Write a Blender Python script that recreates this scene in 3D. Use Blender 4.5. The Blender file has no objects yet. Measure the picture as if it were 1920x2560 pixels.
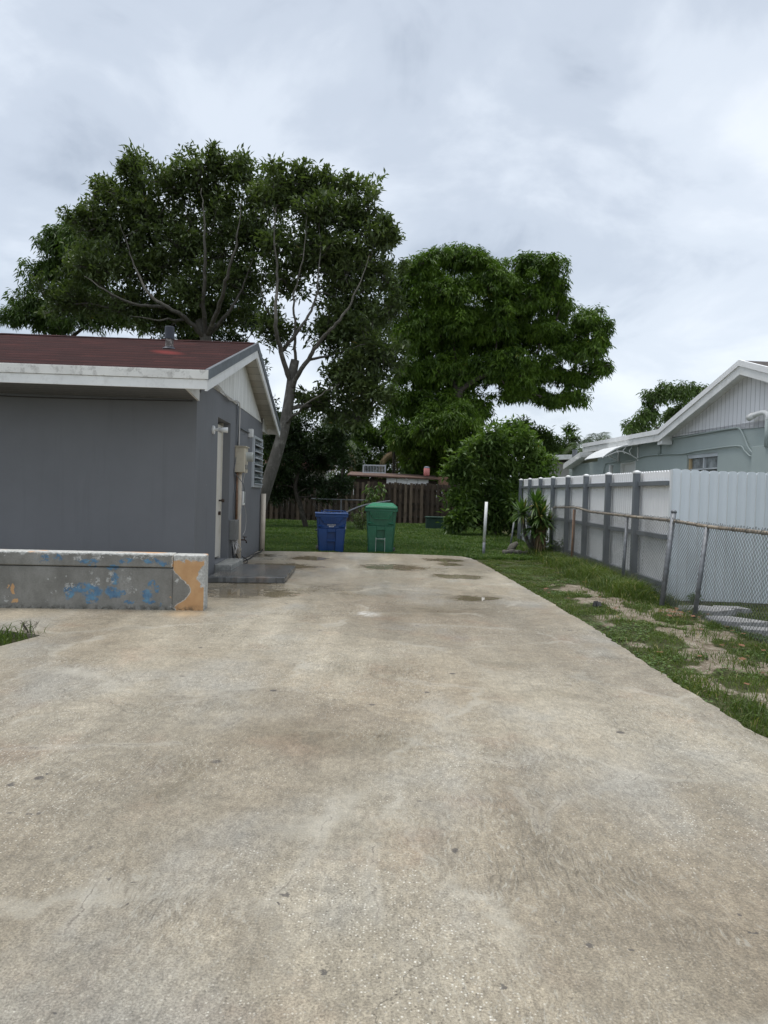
import bpy, math, random
import numpy as np
from mathutils import Vector, Matrix
R = math.radians
rng = np.random.default_rng(7)
random.seed(7)
S = bpy.context.scene
COL = S.collection

# ------------------------------------------------------------------ camera
F = 1775.0; PITCH = -1.37; ROLL = 1.7; EYE = 1.30
cam_d = bpy.data.cameras.new('camera'); cam = bpy.data.objects.new('camera', cam_d); COL.objects.link(cam)
cam_d.sensor_fit = 'VERTICAL'; cam_d.sensor_height = 36; cam_d.sensor_width = 27; cam_d.lens = F/2560*36
cam_d.clip_start = 0.05; cam_d.clip_end = 3000
CM = Matrix.Rotation(R(90+PITCH), 4, 'X') @ Matrix.Rotation(R(ROLL), 4, 'Z')
cam.matrix_world = Matrix.Translation((0, 0, EYE)) @ CM
S.camera = cam
S.render.resolution_x = 768; S.render.resolution_y = 1024

# ------------------------------------------------------------------ world: overcast sky
SUN_EL, SUN_AZ = 80, -60          # azimuth measured from +y towards +x
w = bpy.data.worlds.new('World'); S.world = w; w.use_nodes = True
nt = w.node_tree; N = nt.nodes; L = nt.links; N.clear()
def nd(tree, t, **k):
    n = tree.nodes.new(t)
    for a, b in k.items(): setattr(n, a, b)
    return n
out = nd(nt, 'ShaderNodeOutputWorld'); bg = nd(nt, 'ShaderNodeBackground')
tc = nd(nt, 'ShaderNodeTexCoord'); sep = nd(nt, 'ShaderNodeSeparateXYZ'); L.new(tc.outputs['Generated'], sep.inputs[0])
def wm(op, a, b=None, clamp=False):
    n = nd(nt, 'ShaderNodeMath', operation=op); n.use_clamp = clamp
    for i, q in enumerate((a, b)):
        if q is None: continue
        if isinstance(q, (int, float)): n.inputs[i].default_value = q
        else: L.new(q, n.inputs[i])
    return n.outputs[0]
zc = wm('MAXIMUM', sep.outputs[2], 0.0); den = wm('ADD', zc, 0.42)
cx = nd(nt, 'ShaderNodeCombineXYZ'); L.new(wm('DIVIDE', sep.outputs[0], den), cx.inputs[0]); L.new(wm('DIVIDE', sep.outputs[1], den), cx.inputs[1])
def wnoise(scale, detail, rough, dist=0.0, off=(0, 0, 0), sc=(1, 1, 1)):
    mp = nd(nt, 'ShaderNodeMapping'); mp.inputs['Location'].default_value = off; mp.inputs['Scale'].default_value = sc
    L.new(cx.outputs[0], mp.inputs[0])
    n = nd(nt, 'ShaderNodeTexNoise'); n.inputs['Scale'].default_value = scale; n.inputs['Detail'].default_value = detail
    n.inputs['Roughness'].default_value = rough; n.inputs['Distortion'].default_value = dist
    L.new(mp.outputs[0], n.inputs['Vector']); return n.outputs['Fac']
def wramp(fac, stops):
    r = nd(nt, 'ShaderNodeValToRGB'); r.color_ramp.interpolation = 'EASE'
    e = r.color_ramp.elements
    while len(e) < len(stops): e.new(0.5)
    for i, (p, c) in enumerate(stops): e[i].position = p; e[i].color = (*c, 1)
    L.new(fac, r.inputs[0]); return r.outputs[0]
n1 = wnoise(1.25, 6, 0.5, 0.5, (3.1, 1.4, 0)); n2 = wnoise(4.2, 6, 0.55, 0.4, (7.3, 2.2, 0))
nn = wm('ADD', wm('MULTIPLY', n1, 0.72), wm('MULTIPLY', n2, 0.28))
cloud = wramp(nn, [(0.37, (0.200, 0.225, 0.262)), (0.45, (0.285, 0.313, 0.352)), (0.52, (0.352, 0.380, 0.415)), (0.62, (0.42, 0.443, 0.468))])
sky = nd(nt, 'ShaderNodeTexSky', sky_type='NISHITA'); sky.sun_disc = False
sky.sun_elevation = R(SUN_EL); sky.sun_rotation = R(SUN_AZ)
sky_s = nd(nt, 'ShaderNodeMixRGB', blend_type='MULTIPLY'); sky_s.inputs[0].default_value = 1
L.new(sky.outputs[0], sky_s.inputs[1]); sky_s.inputs[2].default_value = (0.09, 0.09, 0.09, 1)
mix = nd(nt, 'ShaderNodeMixRGB'); mix.inputs[0].default_value = 0.88
L.new(sky_s.outputs[0], mix.inputs[1]); L.new(cloud, mix.inputs[2])
# overcast skies are brightest overhead
zg = nd(nt, 'ShaderNodeMapRange'); zg.interpolation_type = 'SMOOTHSTEP'
L.new(sep.outputs[2], zg.inputs['Value']); zg.inputs['From Min'].default_value = 0.58; zg.inputs['From Max'].default_value = 1.0
zg.inputs['To Min'].default_value = 1.0; zg.inputs['To Max'].default_value = 1.35
L.new(mix.outputs[0], bg.inputs[0]); L.new(zg.outputs[0], bg.inputs[1]); L.new(bg.outputs[0], out.inputs[0])
sd = bpy.data.lights.new('sun', 'SUN'); sun = bpy.data.objects.new('sun', sd); COL.objects.link(sun)
sd.energy = 1.1; sd.angle = R(35); sd.color = (1.0, 0.96, 0.9)
sdir = Vector((math.cos(R(SUN_EL))*math.sin(R(SUN_AZ)), math.cos(R(SUN_EL))*math.cos(R(SUN_AZ)), math.sin(R(SUN_EL))))
sun.rotation_euler = (-sdir).to_track_quat('-Z', 'Y').to_euler()
S.view_settings.view_transform = 'Standard'; S.view_settings.look = 'None'
S.view_settings.exposure = 1.2; S.view_settings.gamma = 1.0

# ------------------------------------------------------------------ survey helpers: a sight line of the photo met with a real plane
EYEV = Vector((0, 0, EYE))
def ray(u, v): return (CM.to_3x3() @ Vector((u-960, 1280-v, -F)))
def G(u, v, z=0.0): d = ray(u, v); return d*((z-EYE)/d.z)+EYEV
def P(u, v, Y): d = ray(u, v); return d*(Y/d.y)+EYEV
def PL(u, v, p0, ang):
    a = R(ang); n = Vector((math.cos(a), math.sin(a), 0)); d = ray(u, v)
    return d*(n.dot(Vector((p0[0], p0[1], 0)))/n.dot(d))+EYEV

# ------------------------------------------------------------------ materials
def mat(name, base=(0.5, 0.5, 0.5), rough=0.6, metal=0.0, var=0.12, vscale=3.0, spec=0.5, bump=0.0, bscale=60.0, dirt=None, dscale=4.0, damt=0.5, fine=0.0):
    m = bpy.data.materials.new(name); m.use_nodes = True; t = m.node_tree
    b = t.nodes['Principled BSDF']; b.inputs['Roughness'].default_value = rough; b.inputs['Metallic'].default_value = metal
    b.inputs['Specular IOR Level'].default_value = spec
    co = t.nodes.new('ShaderNodeTexCoord')
    n = t.nodes.new('ShaderNodeTexNoise'); n.inputs['Scale'].default_value = vscale; n.inputs['Detail'].default_value = 6
    t.links.new(co.outputs['Object'], n.inputs['Vector'])
    r = t.nodes.new('ShaderNodeValToRGB'); t.links.new(n.outputs['Fac'], r.inputs[0])
    e = r.color_ramp.elements; e[0].position = 0.3; e[1].position = 0.7
    e[0].color = (*[c*(1-var) for c in base], 1); e[1].color = (*[min(c*(1+var), 1) for c in base], 1)
    c = r.outputs[0]
    if dirt is not None:
        n2 = t.nodes.new('ShaderNodeTexNoise'); n2.inputs['Scale'].default_value = dscale; n2.inputs['Detail'].default_value = 9; n2.inputs['Roughness'].default_value = 0.7
        t.links.new(co.outputs['Object'], n2.inputs['Vector'])
        r2 = t.nodes.new('ShaderNodeValToRGB'); r2.color_ramp.elements[0].position = 0.5; r2.color_ramp.elements[1].position = 0.72
        r2.color_ramp.elements[0].color = (0, 0, 0, 1); r2.color_ramp.elements[1].color = (damt, damt, damt, 1)
        t.links.new(n2.outputs['Fac'], r2.inputs[0])
        mx = t.nodes.new('ShaderNodeMixRGB'); t.links.new(r2.outputs[0], mx.inputs[0]); t.links.new(c, mx.inputs[1]); mx.inputs[2].default_value = (*dirt, 1)
        c = mx.outputs[0]
    t.links.new(c, b.inputs['Base Color'])
    if bump > 0:
        nb = t.nodes.new('ShaderNodeTexNoise'); nb.inputs['Scale'].default_value = bscale; nb.inputs['Detail'].default_value = 5
        t.links.new(co.outputs['Object'], nb.inputs['Vector'])
        bp = t.nodes.new('ShaderNodeBump'); bp.inputs['Strength'].default_value = bump; bp.inputs['Distance'].default_value = 0.01
        t.links.new(nb.outputs['Fac'], bp.inputs['Height']); t.links.new(bp.outputs[0], b.inputs['Normal'])
    return m

class NT:
    """small wrapper to write node maths"""
    def __init__(s, m): s.t = m.node_tree; s.n = s.t.nodes; s.l = s.t.links
    def put(s, v, sock):
        if isinstance(v, (int, float)):
            if hasattr(sock.default_value, '__len__'): sock.default_value = (v,)*3+((1,) if len(sock.default_value) == 4 else ())
            else: sock.default_value = v
        elif isinstance(v, tuple): sock.default_value = v if len(v) == len(sock.default_value) else (*v, 1)
        else: s.l.new(v, sock)
    def math(s, op, a, b=0.0, c=None, clamp=False):
        n = s.n.new('ShaderNodeMath'); n.operation = op; n.use_clamp = clamp
        s.put(a, n.inputs[0]); s.put(b, n.inputs[1])
        if c is not None: s.put(c, n.inputs[2])
        return n.outputs[0]
    def vmath(s, op, a, b=(0, 0, 0)):
        n = s.n.new('ShaderNodeVectorMath'); n.operation = op; s.put(a, n.inputs[0]); s.put(b, n.inputs[1])
        return n.outputs['Value'] if op in ('LENGTH', 'DOT_PRODUCT') else n.outputs[0]
    def noise(s, vec, scale, detail=4, rough=0.5, dist=0.0, color=False):
        n = s.n.new('ShaderNodeTexNoise'); n.inputs['Scale'].default_value = scale; n.inputs['Detail'].default_value = detail
        n.inputs['Roughness'].default_value = rough; n.inputs['Distortion'].default_value = dist; s.put(vec, n.inputs['Vector'])
        return n.outputs['Color' if color else 'Fac']
    def voro(s, vec, scale, out='Distance', feature='F1'):
        n = s.n.new('ShaderNodeTexVoronoi'); n.feature = feature; n.inputs['Scale'].default_value = scale; s.put(vec, n.inputs['Vector']); return n.outputs[out]
    def mr(s, v, a, b, c=0.0, d=1.0, smooth=True):
        n = s.n.new('ShaderNodeMapRange'); n.interpolation_type = 'SMOOTHSTEP' if smooth else 'LINEAR'
        s.put(v, n.inputs['Value'])
        for k, q in zip(('From Min', 'From Max', 'To Min', 'To Max'), (a, b, c, d)): s.put(q, n.inputs[k])
        return n.outputs[0]
    def mix(s, f, a, b, mode='MIX'):
        n = s.n.new('ShaderNodeMixRGB'); n.blend_type = mode; s.put(f, n.inputs[0]); s.put(a, n.inputs[1]); s.put(b, n.inputs[2]); return n.outputs[0]
    def ramp(s, f, stops):
        n = s.n.new('ShaderNodeValToRGB'); e = n.color_ramp.elements
        while len(e) < len(stops): e.new(0.5)
        for i, (p, c) in enumerate(stops): e[i].position = p; e[i].color = (*c, 1)
        s.put(f, n.inputs[0]); return n.outputs[0]
    def mapping(s, vec, scale=(1, 1, 1), loc=(0, 0, 0), rot=(0, 0, 0)):
        n = s.n.new('ShaderNodeMapping'); n.inputs['Scale'].default_value = scale; n.inputs['Location'].default_value = loc; n.inputs['Rotation'].default_value = rot
        s.put(vec, n.inputs[0]); return n.outputs[0]
    def obj(s): return s.n.new('ShaderNodeTexCoord').outputs['Object']
    def sep(s, v): n = s.n.new('ShaderNodeSeparateXYZ'); s.put(v, n.inputs[0]); return n.outputs
    def comb(s, x, y, z): n = s.n.new('ShaderNodeCombineXYZ'); s.put(x, n.inputs[0]); s.put(y, n.inputs[1]); s.put(z, n.inputs[2]); return n.outputs[0]
    def bump(s, h, strength, dist, nrm=None):
        n = s.n.new('ShaderNodeBump'); s.put(strength, n.inputs['Strength']); n.inputs['Distance'].default_value = dist; s.put(h, n.inputs['Height'])
        if nrm is not None: s.l.new(nrm, n.inputs['Normal'])
        return n.outputs[0]
    def attr(s, name): n = s.n.new('ShaderNodeAttribute'); n.attribute_name = name; return n.outputs['Fac']
def newmat(name):
    m = bpy.data.materials.new(name); m.use_nodes = True; k = NT(m); return m, k, k.n['Principled BSDF']

def ellipse(k, x, y, cx_, cy_, rx, ry, soft=0.5):
    a = k.math('DIVIDE', k.math('SUBTRACT', x, cx_), rx); b = k.math('DIVIDE', k.math('SUBTRACT', y, cy_), ry)
    d = k.math('SQRT', k.math('ADD', k.math('MULTIPLY', a, a), k.math('MULTIPLY', b, b)))
    return k.mr(d, 1.0, 1.0-soft)
def px_ell(u, v, du, dv):
    c = G(u, v); a = G(u+du, v); b = G(u, v-dv); d = G(u, v+dv)
    return c.x, (b.y+d.y)/2, abs(a.x-c.x), abs(b.y-d.y)/2

def concrete_mat():
    m, k, b = newmat('driveway_concrete'); o = k.obj()
    wob = k.vmath('SUBTRACT', k.noise(o, 1.3, 4, 0.6, color=True), (0.5, 0.5, 0.5))
    q = k.vmath('ADD', o, k.vmath('MULTIPLY', wob, (0.5, 0.8, 0)))
    x, y, z = k.sep(q)[0], k.sep(q)[1], None
    # standing water and damp marks, where they lie on the slab
    pud = 0.0
    for u, v, du, dv in [(715, 1417, 80, 6), (620, 1388, 60, 3), (775, 1396, 50, 4), (600, 1476, 95, 15), (700, 1482, 50, 6), (975, 1419, 80, 5), (1150, 1443, 65, 4), (1195, 1497, 55, 5), (1110, 1400, 45, 3), (1120, 1410, 30, 3)]:
        pud = k.math('MAXIMUM', pud, ellipse(k, x, y, *px_ell(u, v, du*1.7, dv*2.4), soft=1.0))
    pn = k.noise(k.mapping(o, (1, 1.6, 1)), 3.5, 6, 0.65); pud = k.math('ADD', pud, k.math('MULTIPLY', k.math('SUBTRACT', pn, 0.5), k.math('MULTIPLY', k.mr(pud, 0.0, 0.3), 1.8)), clamp=True)
    damp = 0.0
    for u, v, du, dv in [(700, 1395, 330, 14), (800, 1480, 300, 30), (1100, 1530, 180, 22), (640, 1430, 260, 40), (1330, 1735, 150, 26), (1260, 1660, 90, 30), (950, 1680, 130, 55), (1100, 1425, 200, 14), (820, 1860, 420, 60), (440, 1950, 70, 110)]:
        damp = k.math('MAXIMUM', damp, ellipse(k, x, y, *px_ell(u, v, du, dv), soft=0.9))
    nz = k.noise(k.mapping(o, (1, 0.6, 1)), 1.7, 8, 0.62)
    damp = k.math('MULTIPLY', damp, k.mr(nz, 0.35, 0.62, 0.15, 1.0))
    # base colours
    big = k.noise(k.mapping(o, (1, 0.55, 1), (4, 2, 0)), 0.55, 8, 0.62, 0.4)
    col = k.ramp(big, [(0.28, (0.225, 0.182, 0.128)), (0.45, (0.28, 0.240, 0.178)), (0.58, (0.325, 0.288, 0.222)), (0.75, (0.375, 0.342, 0.275))])
    med = k.noise(o, 5.5, 8, 0.7)
    col = k.mix(0.55, col, k.ramp(med, [(0.3, (0.32, 0.32, 0.32)), (0.7, (0.68, 0.68, 0.68))]), 'OVERLAY')
    # rusty and grey tyre-worn clouds near the photographer, greyer to the right
    rn = k.noise(k.mapping(o, (1, 1, 1), (9, 3, 0)), 1.6, 6, 0.6)
    col = k.mix(k.mr(rn, 0.54, 0.72, 0, 0.35), col, (0.27, 0.175, 0.115))
    gn = k.noise(k.mapping(o, (0.8, 0.5, 1), (1, 8, 0)), 0.9, 7, 0.6)
    col = k.mix(k.mr(gn, 0.5, 0.66, 0, 0.55), col, (0.30, 0.297, 0.275))
    # exposed aggregate: light and dark grit
    v1 = k.voro(o, 95); cell = k.voro(o, 95, 'Color'); cs = k.sep(cell)
    isl = k.math('MULTIPLY', k.mr(v1, 0.40, 0.18), k.mr(cs[0], 0.62, 0.7))
    isd = k.math('MULTIPLY', k.mr(v1, 0.42, 0.2), k.mr(cs[1], 0.72, 0.8))
    wear = k.mr(k.noise(o, 0.8, 6, 0.6), 0.40, 0.6, 0.05, 1.0)
    col = k.mix(k.math('MULTIPLY', k.math('MULTIPLY', isl, wear), 0.85), col, (0.74, 0.71, 0.63))
    col = k.mix(k.math('MULTIPLY', k.math('MULTIPLY', isd, wear), 0.7), col, (0.085, 0.072, 0.055))
    f1 = k.noise(o, 130, 5, 0.8); col = k.mix(0.85, col, k.ramp(f1, [(0.36, (0.25, 0.25, 0.25)), (0.64, (0.76, 0.76, 0.76))]), 'OVERLAY'); f2 = k.noise(k.mapping(o, (1, 0.5, 1)), 38, 6, 0.75); col = k.mix(0.5, col, k.ramp(f2, [(0.38, (0.3, 0.3, 0.3)), (0.62, (0.7, 0.7, 0.7))]), 'OVERLAY')
    col = k.mix(k.math('MULTIPLY', k.mr(k.noise(k.mapping(o, (1.5, 0.5, 1)), 22, 6, 0.8), 0.58, 0.68, 0, 0.55), wear), col, (0.50, 0.48, 0.42))
    # bright bigger pebbles, few
    v2 = k.voro(o, 17); c2 = k.sep(k.voro(o, 17, 'Color'))
    col = k.mix(k.math('MULTIPLY', k.mr(v2, 0.09, 0.03), k.math('MULTIPLY', k.mr(c2[0], 0.78, 0.82), k.mr(gn, 0.45, 0.6))), col, (0.6, 0.59, 0.55))
    # dark drips
    v3 = k.voro(k.mapping(o, loc=(3, 5, 0)), 3.3); c3 = k.sep(k.voro(k.mapping(o, loc=(3, 5, 0)), 3.3, 'Color'))
    col = k.mix(k.math('MULTIPLY', k.mr(v3, 0.10, 0.05), k.mr(c3[1], 0.6, 0.63, 0, 0.8)), col, (0.06, 0.052, 0.05))
    # blotches of old dark stain
    bl = k.noise(k.mapping(o, loc=(2, 9, 0)), 7.0, 5, 0.6)
    col = k.mix(k.math('MULTIPLY', k.mr(bl, 0.66, 0.74, 0, 0.35), k.mr(k.noise(o, 0.6), 0.5, 0.6)), col, (0.16, 0.15, 0.15))
    # white spill
    wx, wy, wrx, wry = px_ell(915, 1534, 40, 7)
    col = k.mix(k.math('MULTIPLY', ellipse(k, x, y, wx, wy, wrx*1.3, wry*1.4, 0.8), k.mr(k.noise(o, 16, 6, 0.75), 0.38, 0.62, 0.0, 0.75)), col, (0.72, 0.73, 0.71))
    # the orange bleed at the foot of the low wall
    col = k.mix(k.math('MULTIPLY', ellipse(k, k.sep(o)[0], k.sep(o)[1], -2.05, 7.4, 0.3, 0.35, 0.9), 0.5), col, (0.52, 0.36, 0.2))
    # cracks and feathered trowel laps
    cq = k.vmath('ADD', o, k.vmath('MULTIPLY', k.vmath('SUBTRACT', k.noise(o, 1.1, 5, 0.7, color=True), (0.5, 0.5, 0.5)), (0.8, 0.8, 0)))
    cr = k.voro(k.mapping(cq, (1, 0.8, 1), (1.9, 3.6, 0)), 0.42, 'Distance', 'DISTANCE_TO_EDGE')
    crk = k.math('MULTIPLY', k.mr(cr, 0.002, 0.0004), k.mr(k.noise(o, 0.9, 3), 0.45, 0.6))
    col = k.mix(k.math('MULTIPLY', crk, 0.10), col, (0.16, 0.14, 0.12))
    cells = k.sep(k.voro(k.mapping(cq, (1, 0.8, 1), (5.3, 2.2, 0)), 0.7, 'Color'))[0]
    col = k.mix(0.20, col, k.ramp(cells, [(0, (0.2, 0.19, 0.17)), (1, (0.85, 0.83, 0.78))]), 'OVERLAY')
    # trowel scratches, pale and dark, fanning with the float strokes; feathered laps
    lapd = k.voro(k.mapping(cq, (1, 0.8, 1), (5.3, 2.2, 0)), 0.7, 'Distance', 'DISTANCE_TO_EDGE')
    lap = k.math('MULTIPLY', k.mr(lapd, 0.03, 0.002), k.mr(k.noise(o, 1.3, 4), 0.42, 0.6, 0.0, 0.5)); col = k.mix(lap, col, (0.46, 0.43, 0.36))
    sq = k.mapping(k.vmath('ADD', o, k.vmath('MULTIPLY', wob, (0.5, 0.5, 0))), (1.0, 0.16, 1), rot=(0, 0, R(14)))
    sn = k.noise(sq, 75, 4, 0.75); sm = k.mr(k.noise(k.mapping(o, loc=(1, 1, 0)), 0.9, 5, 0.6), 0.44, 0.62)
    col = k.mix(k.math('MULTIPLY', k.mr(sn, 0.54, 0.64, 0, 0.6), sm), col, (0.47, 0.45, 0.385)); col = k.mix(k.math('MULTIPLY', k.mr(sn, 0.46, 0.36, 0, 0.5), sm), col, (0.13, 0.11, 0.08))
    trk = k.noise(k.mapping(o, (1.4, 0.13, 1), (3, 0, 0)), 1.5, 5, 0.6); col = k.mix(0.35, col, k.ramp(trk, [(0.36, (0.3, 0.29, 0.27)), (0.64, (0.72, 0.71, 0.70))]), 'OVERLAY')
    # float-stroke laps: thin broken ridges with a pale side, where the photo shows them
    ridge = 0.0; pale = 0.0; jq = k.vmath('ADD', o, k.vmath('MULTIPLY', k.vmath('SUBTRACT', k.noise(o, 4.5, 5, 0.7, color=True), (0.5, 0.5, 0.5)), (0.14, 0.22, 0)))
    jx, jy = k.sep(jq)[0], k.sep(jq)[1]
    for (ua, va, ub, vb) in [(838, 2000, 800, 2090), (800, 2090, 740, 2180), (740, 2180, 680, 2260), (930, 2110, 925, 2180), (925, 2180, 950, 2300), (1290, 1975, 1360, 2075), (1360, 2075, 1400, 2000), (1480, 1985, 1600, 1935), (0, 1870, 440, 1860), (1010, 1850, 1280, 1910), (250, 2180, 165, 2330), (1000, 1700, 1180, 1720), (420, 1760, 560, 1740), (1040, 1560, 1280, 1572)]:
        a_, b2 = G(ua, va), G(ub, vb); dx_, dy_ = b2.x-a_.x, b2.y-a_.y; ll = dx_*dx_+dy_*dy_
        t_ = k.math('DIVIDE', k.math('ADD', k.math('MULTIPLY', k.math('SUBTRACT', jx, a_.x), dx_), k.math('MULTIPLY', k.math('SUBTRACT', jy, a_.y), dy_)), ll, clamp=True)
        ex_ = k.math('SUBTRACT', jx, k.math('ADD', k.math('MULTIPLY', t_, dx_), a_.x)); ey_ = k.math('SUBTRACT', jy, k.math('ADD', k.math('MULTIPLY', t_, dy_), a_.y))
        d_ = k.math('SQRT', k.math('ADD', k.math('MULTIPLY', ex_, ex_), k.math('MULTIPLY', ey_, ey_))); w0 = 0.003*max(1.0, a_.y/3.0)
        ridge = k.math('MAXIMUM', ridge, k.mr(d_, w0*1.6, w0*0.3)); pale = k.math('MAXIMUM', pale, k.mr(d_, w0*14, w0*1.5))
    rb = k.mr(k.noise(o, 6, 4, 0.7), 0.40, 0.55)
    col = k.mix(k.math('MULTIPLY', pale, 0.22), col, (0.52, 0.49, 0.42)); col = k.mix(k.math('MULTIPLY', k.math('MULTIPLY', ridge, rb), 0.6), col, (0.12, 0.10, 0.08))
    spots = 0.0
    for (u, v, q) in [(30, 1960, 8), (28, 2033, 7), (70, 2035, 7), (102, 2033, 7), (125, 1935, 5), (265, 2200, 6), (330, 2210, 6), (718, 2235, 9), (700, 2262, 7), (1145, 2125, 8), (800, 2425, 8), (1255, 2460, 12), (1390, 2310, 6), (1580, 2372, 7), (130, 2530, 9), (1052, 2008, 6), (1480, 2352, 8), (320, 2260, 5), (1890, 2330, 8), (1860, 2300, 6)]:
        spots = k.math('MAXIMUM', spots, ellipse(k, jx, jy, *px_ell(u, v, q*1.2, q*0.7), soft=0.5))
    col = k.mix(k.math('MULTIPLY', spots, 0.72), col, (0.055, 0.05, 0.05))
    # wet darkens concrete
    col = k.mix(k.math('MULTIPLY', damp, 0.72), col, (0.235, 0.205, 0.15), 'MULTIPLY') if False else k.mix(k.math('MULTIPLY', damp, 0.42), col, k.mix(1.0, col, (0.55, 0.52, 0.43), 'MULTIPLY'))
    pudw = k.mr(pud, 0.0, 0.5); pud = k.mr(pud, 0.28, 0.58)
    col = k.mix(pudw, col, k.mix(1.0, col, (0.72, 0.70, 0.65), 'MULTIPLY'))
    k.l.new(col, b.inputs['Base Color'])
    wetall = k.mr(k.sep(o)[1], 2.0, 11.0, 0.52, 0.38)
    rg = k.math('SUBTRACT', wetall, k.math('MULTIPLY', damp, 0.14)); rg = k.math('ADD', rg, k.math('MULTIPLY', k.math('SUBTRACT', med, 0.5), 0.25))
    rg = k.mix(pud, rg, 0.03); k.l.new(rg, b.inputs['Roughness'])
    b.inputs['Specular IOR Level'].default_value = 0.5
    # relief: grit, float ridges, laps
    wv = k.n.new('ShaderNodeTexWave'); wv.wave_type = 'BANDS'; wv.bands_direction = 'X'
    wv.inputs['Scale'].default_value = 11; wv.inputs['Distortion'].default_value = 11; wv.inputs['Detail'].default_value = 5; wv.inputs['Detail Scale'].default_value = 1.5
    k.l.new(k.mapping(o, (1, 0.35, 1), rot=(0, 0, R(12))), wv.inputs['Vector'])
    rid = k.math('MULTIPLY', wv.outputs['Fac'], k.mr(k.noise(k.mapping(o, loc=(1, 1, 0)), 0.9, 5, 0.6), 0.5, 0.66))
    h = k.math('ADD', k.math('MULTIPLY', k.noise(o, 45, 6, 0.7), 0.55), k.math('MULTIPLY', k.noise(o, 7, 6, 0.6), 0.9))
    h = k.math('ADD', h, k.math('MULTIPLY', rid, 0.33)); h = k.math('ADD', h, k.math('MULTIPLY', v1, -0.18)); h = k.math('ADD', h, k.math('MULTIPLY', cells, 0.9))
    h = k.math('SUBTRACT', h, k.math('MULTIPLY', crk, 0.25))
    st = k.math('SUBTRACT', 1.0, k.math('MULTIPLY', pud, 0.995))
    k.l.new(k.bump(h, st, 0.018), b.inputs['Normal'])
    return m

def shingle_mat():
    m, k, b = newmat('red_shingles'); o = k.obj(); s = k.sep(o)
    yy = k.math('ADD', s[1], k.math('MULTIPLY', k.math('SUBTRACT', k.noise(k.mapping(o, (0.8, 0.2, 1)), 2.0, 3), 0.5), 0.05))
    row = k.math('DIVIDE', yy, 0.31); fr = k.math('FRACT', row)
    wn = k.n.new('ShaderNodeTexWhiteNoise'); wn.noise_dimensions = '2D'
    tabs = k.math('FLOOR', k.math('ADD', k.math('DIVIDE', s[0], 0.32), k.math('MULTIPLY', k.math('FLOOR', row), 0.37))); k.l.new(k.comb(tabs, k.math('FLOOR', row), 0.0), wn.inputs['Vector'])
    brc = k.mix(wn.outputs['Value'], (0.045, 0.0185, 0.0165), (0.072, 0.027, 0.024))
    brc = k.mix(k.math('MULTIPLY', k.mr(fr, 0.34, 0.0), k.mr(k.noise(k.mapping(o, (1.2, 0.4, 1)), 3, 4), 0.3, 0.6, 0.35, 1.0)), brc, (0.006, 0.004, 0.004))
    n = k.noise(k.mapping(o, (0.35, 1.4, 1)), 3.0, 8, 0.7); n = k.math('ADD', k.math('MULTIPLY', n, 0.5), k.math('MULTIPLY', k.noise(k.mapping(o, (0.6, 9, 1)), 1.6, 5, 0.7), 0.5))
    col = k.mix(k.mr(n, 0.41, 0.57, 0, 0.85), brc, (0.030, 0.016, 0.016))
    col = k.mix(0.6, col, k.ramp(k.noise(o, 120, 3, 0.7), [(0.3, (0.2, 0.2, 0.2)), (0.7, (0.8, 0.8, 0.8))]), 'OVERLAY')
    # brighter red strip of newer shingle at the vent's foot
    col = k.mix(k.math('MULTIPLY', ellipse(k, k.math('ADD', s[0], k.math('MULTIPLY', s[1], 0.55)), s[1], 0.55*2.25-0.86, 2.0, 0.30, 0.45, 0.8), 0.8), col, (0.17, 0.035, 0.032))
    k.l.new(col, b.inputs['Base Color']); b.inputs['Roughness'].default_value = 0.95; b.inputs['Specular IOR Level'].default_value = 0.08
    rw = k.math('FRACT', k.math('DIVIDE', s[1], 0.31))
    h = k.math('ADD', k.math('MULTIPLY', rw, -1.6), k.math('MULTIPLY', k.noise(o, 30, 4), 0.7)); k.l.new(k.bump(h, 0.9, 0.02), b.inputs['Normal'])
    return m

def stucco_mat(name, base, var=0.06, streak=0.25):
    m, k, b = newmat(name); o = k.obj(); s = k.sep(o)
    n = k.noise(o, 1.2, 7, 0.6); c = k.ramp(n, [(0.3, tuple(q*(1-var) for q in base)), (0.7, tuple(q*(1+var) for q in base))])
    st = k.noise(k.mapping(o, (3, 3, 0.22)), 2.2, 6, 0.65)
    c = k.mix(k.mr(st, 0.52, 0.72, 0, streak), c, tuple(q*0.7 for q in base))
    sp = k.voro(o, 1.9); cc = k.sep(k.voro(o, 1.9, 'Color'))
    c = k.mix(k.math('MULTIPLY', k.mr(sp, 0.03, 0.015), k.mr(cc[0], 0.6, 0.65)), c, (0.6, 0.6, 0.6))
    # splash dirt along the foot
    c = k.mix(k.math('MULTIPLY', k.mr(s[2], 0.22, 0.0), k.mr(k.noise(o, 9, 6, 0.7), 0.4, 0.65, 0, 0.6)), c, (0.13, 0.12, 0.11))
    k.l.new(c, b.inputs['Base Color']); b.inputs['Roughness'].default_value = 0.72; b.inputs['Specular IOR Level'].default_value = 0.25
    k.l.new(k.bump(k.math('ADD', k.noise(o, 90, 4, 0.6), k.math('MULTIPLY', k.noise(o, 4, 4), 2.0)), 0.35, 0.005), b.inputs['Normal'])
    return m

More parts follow.
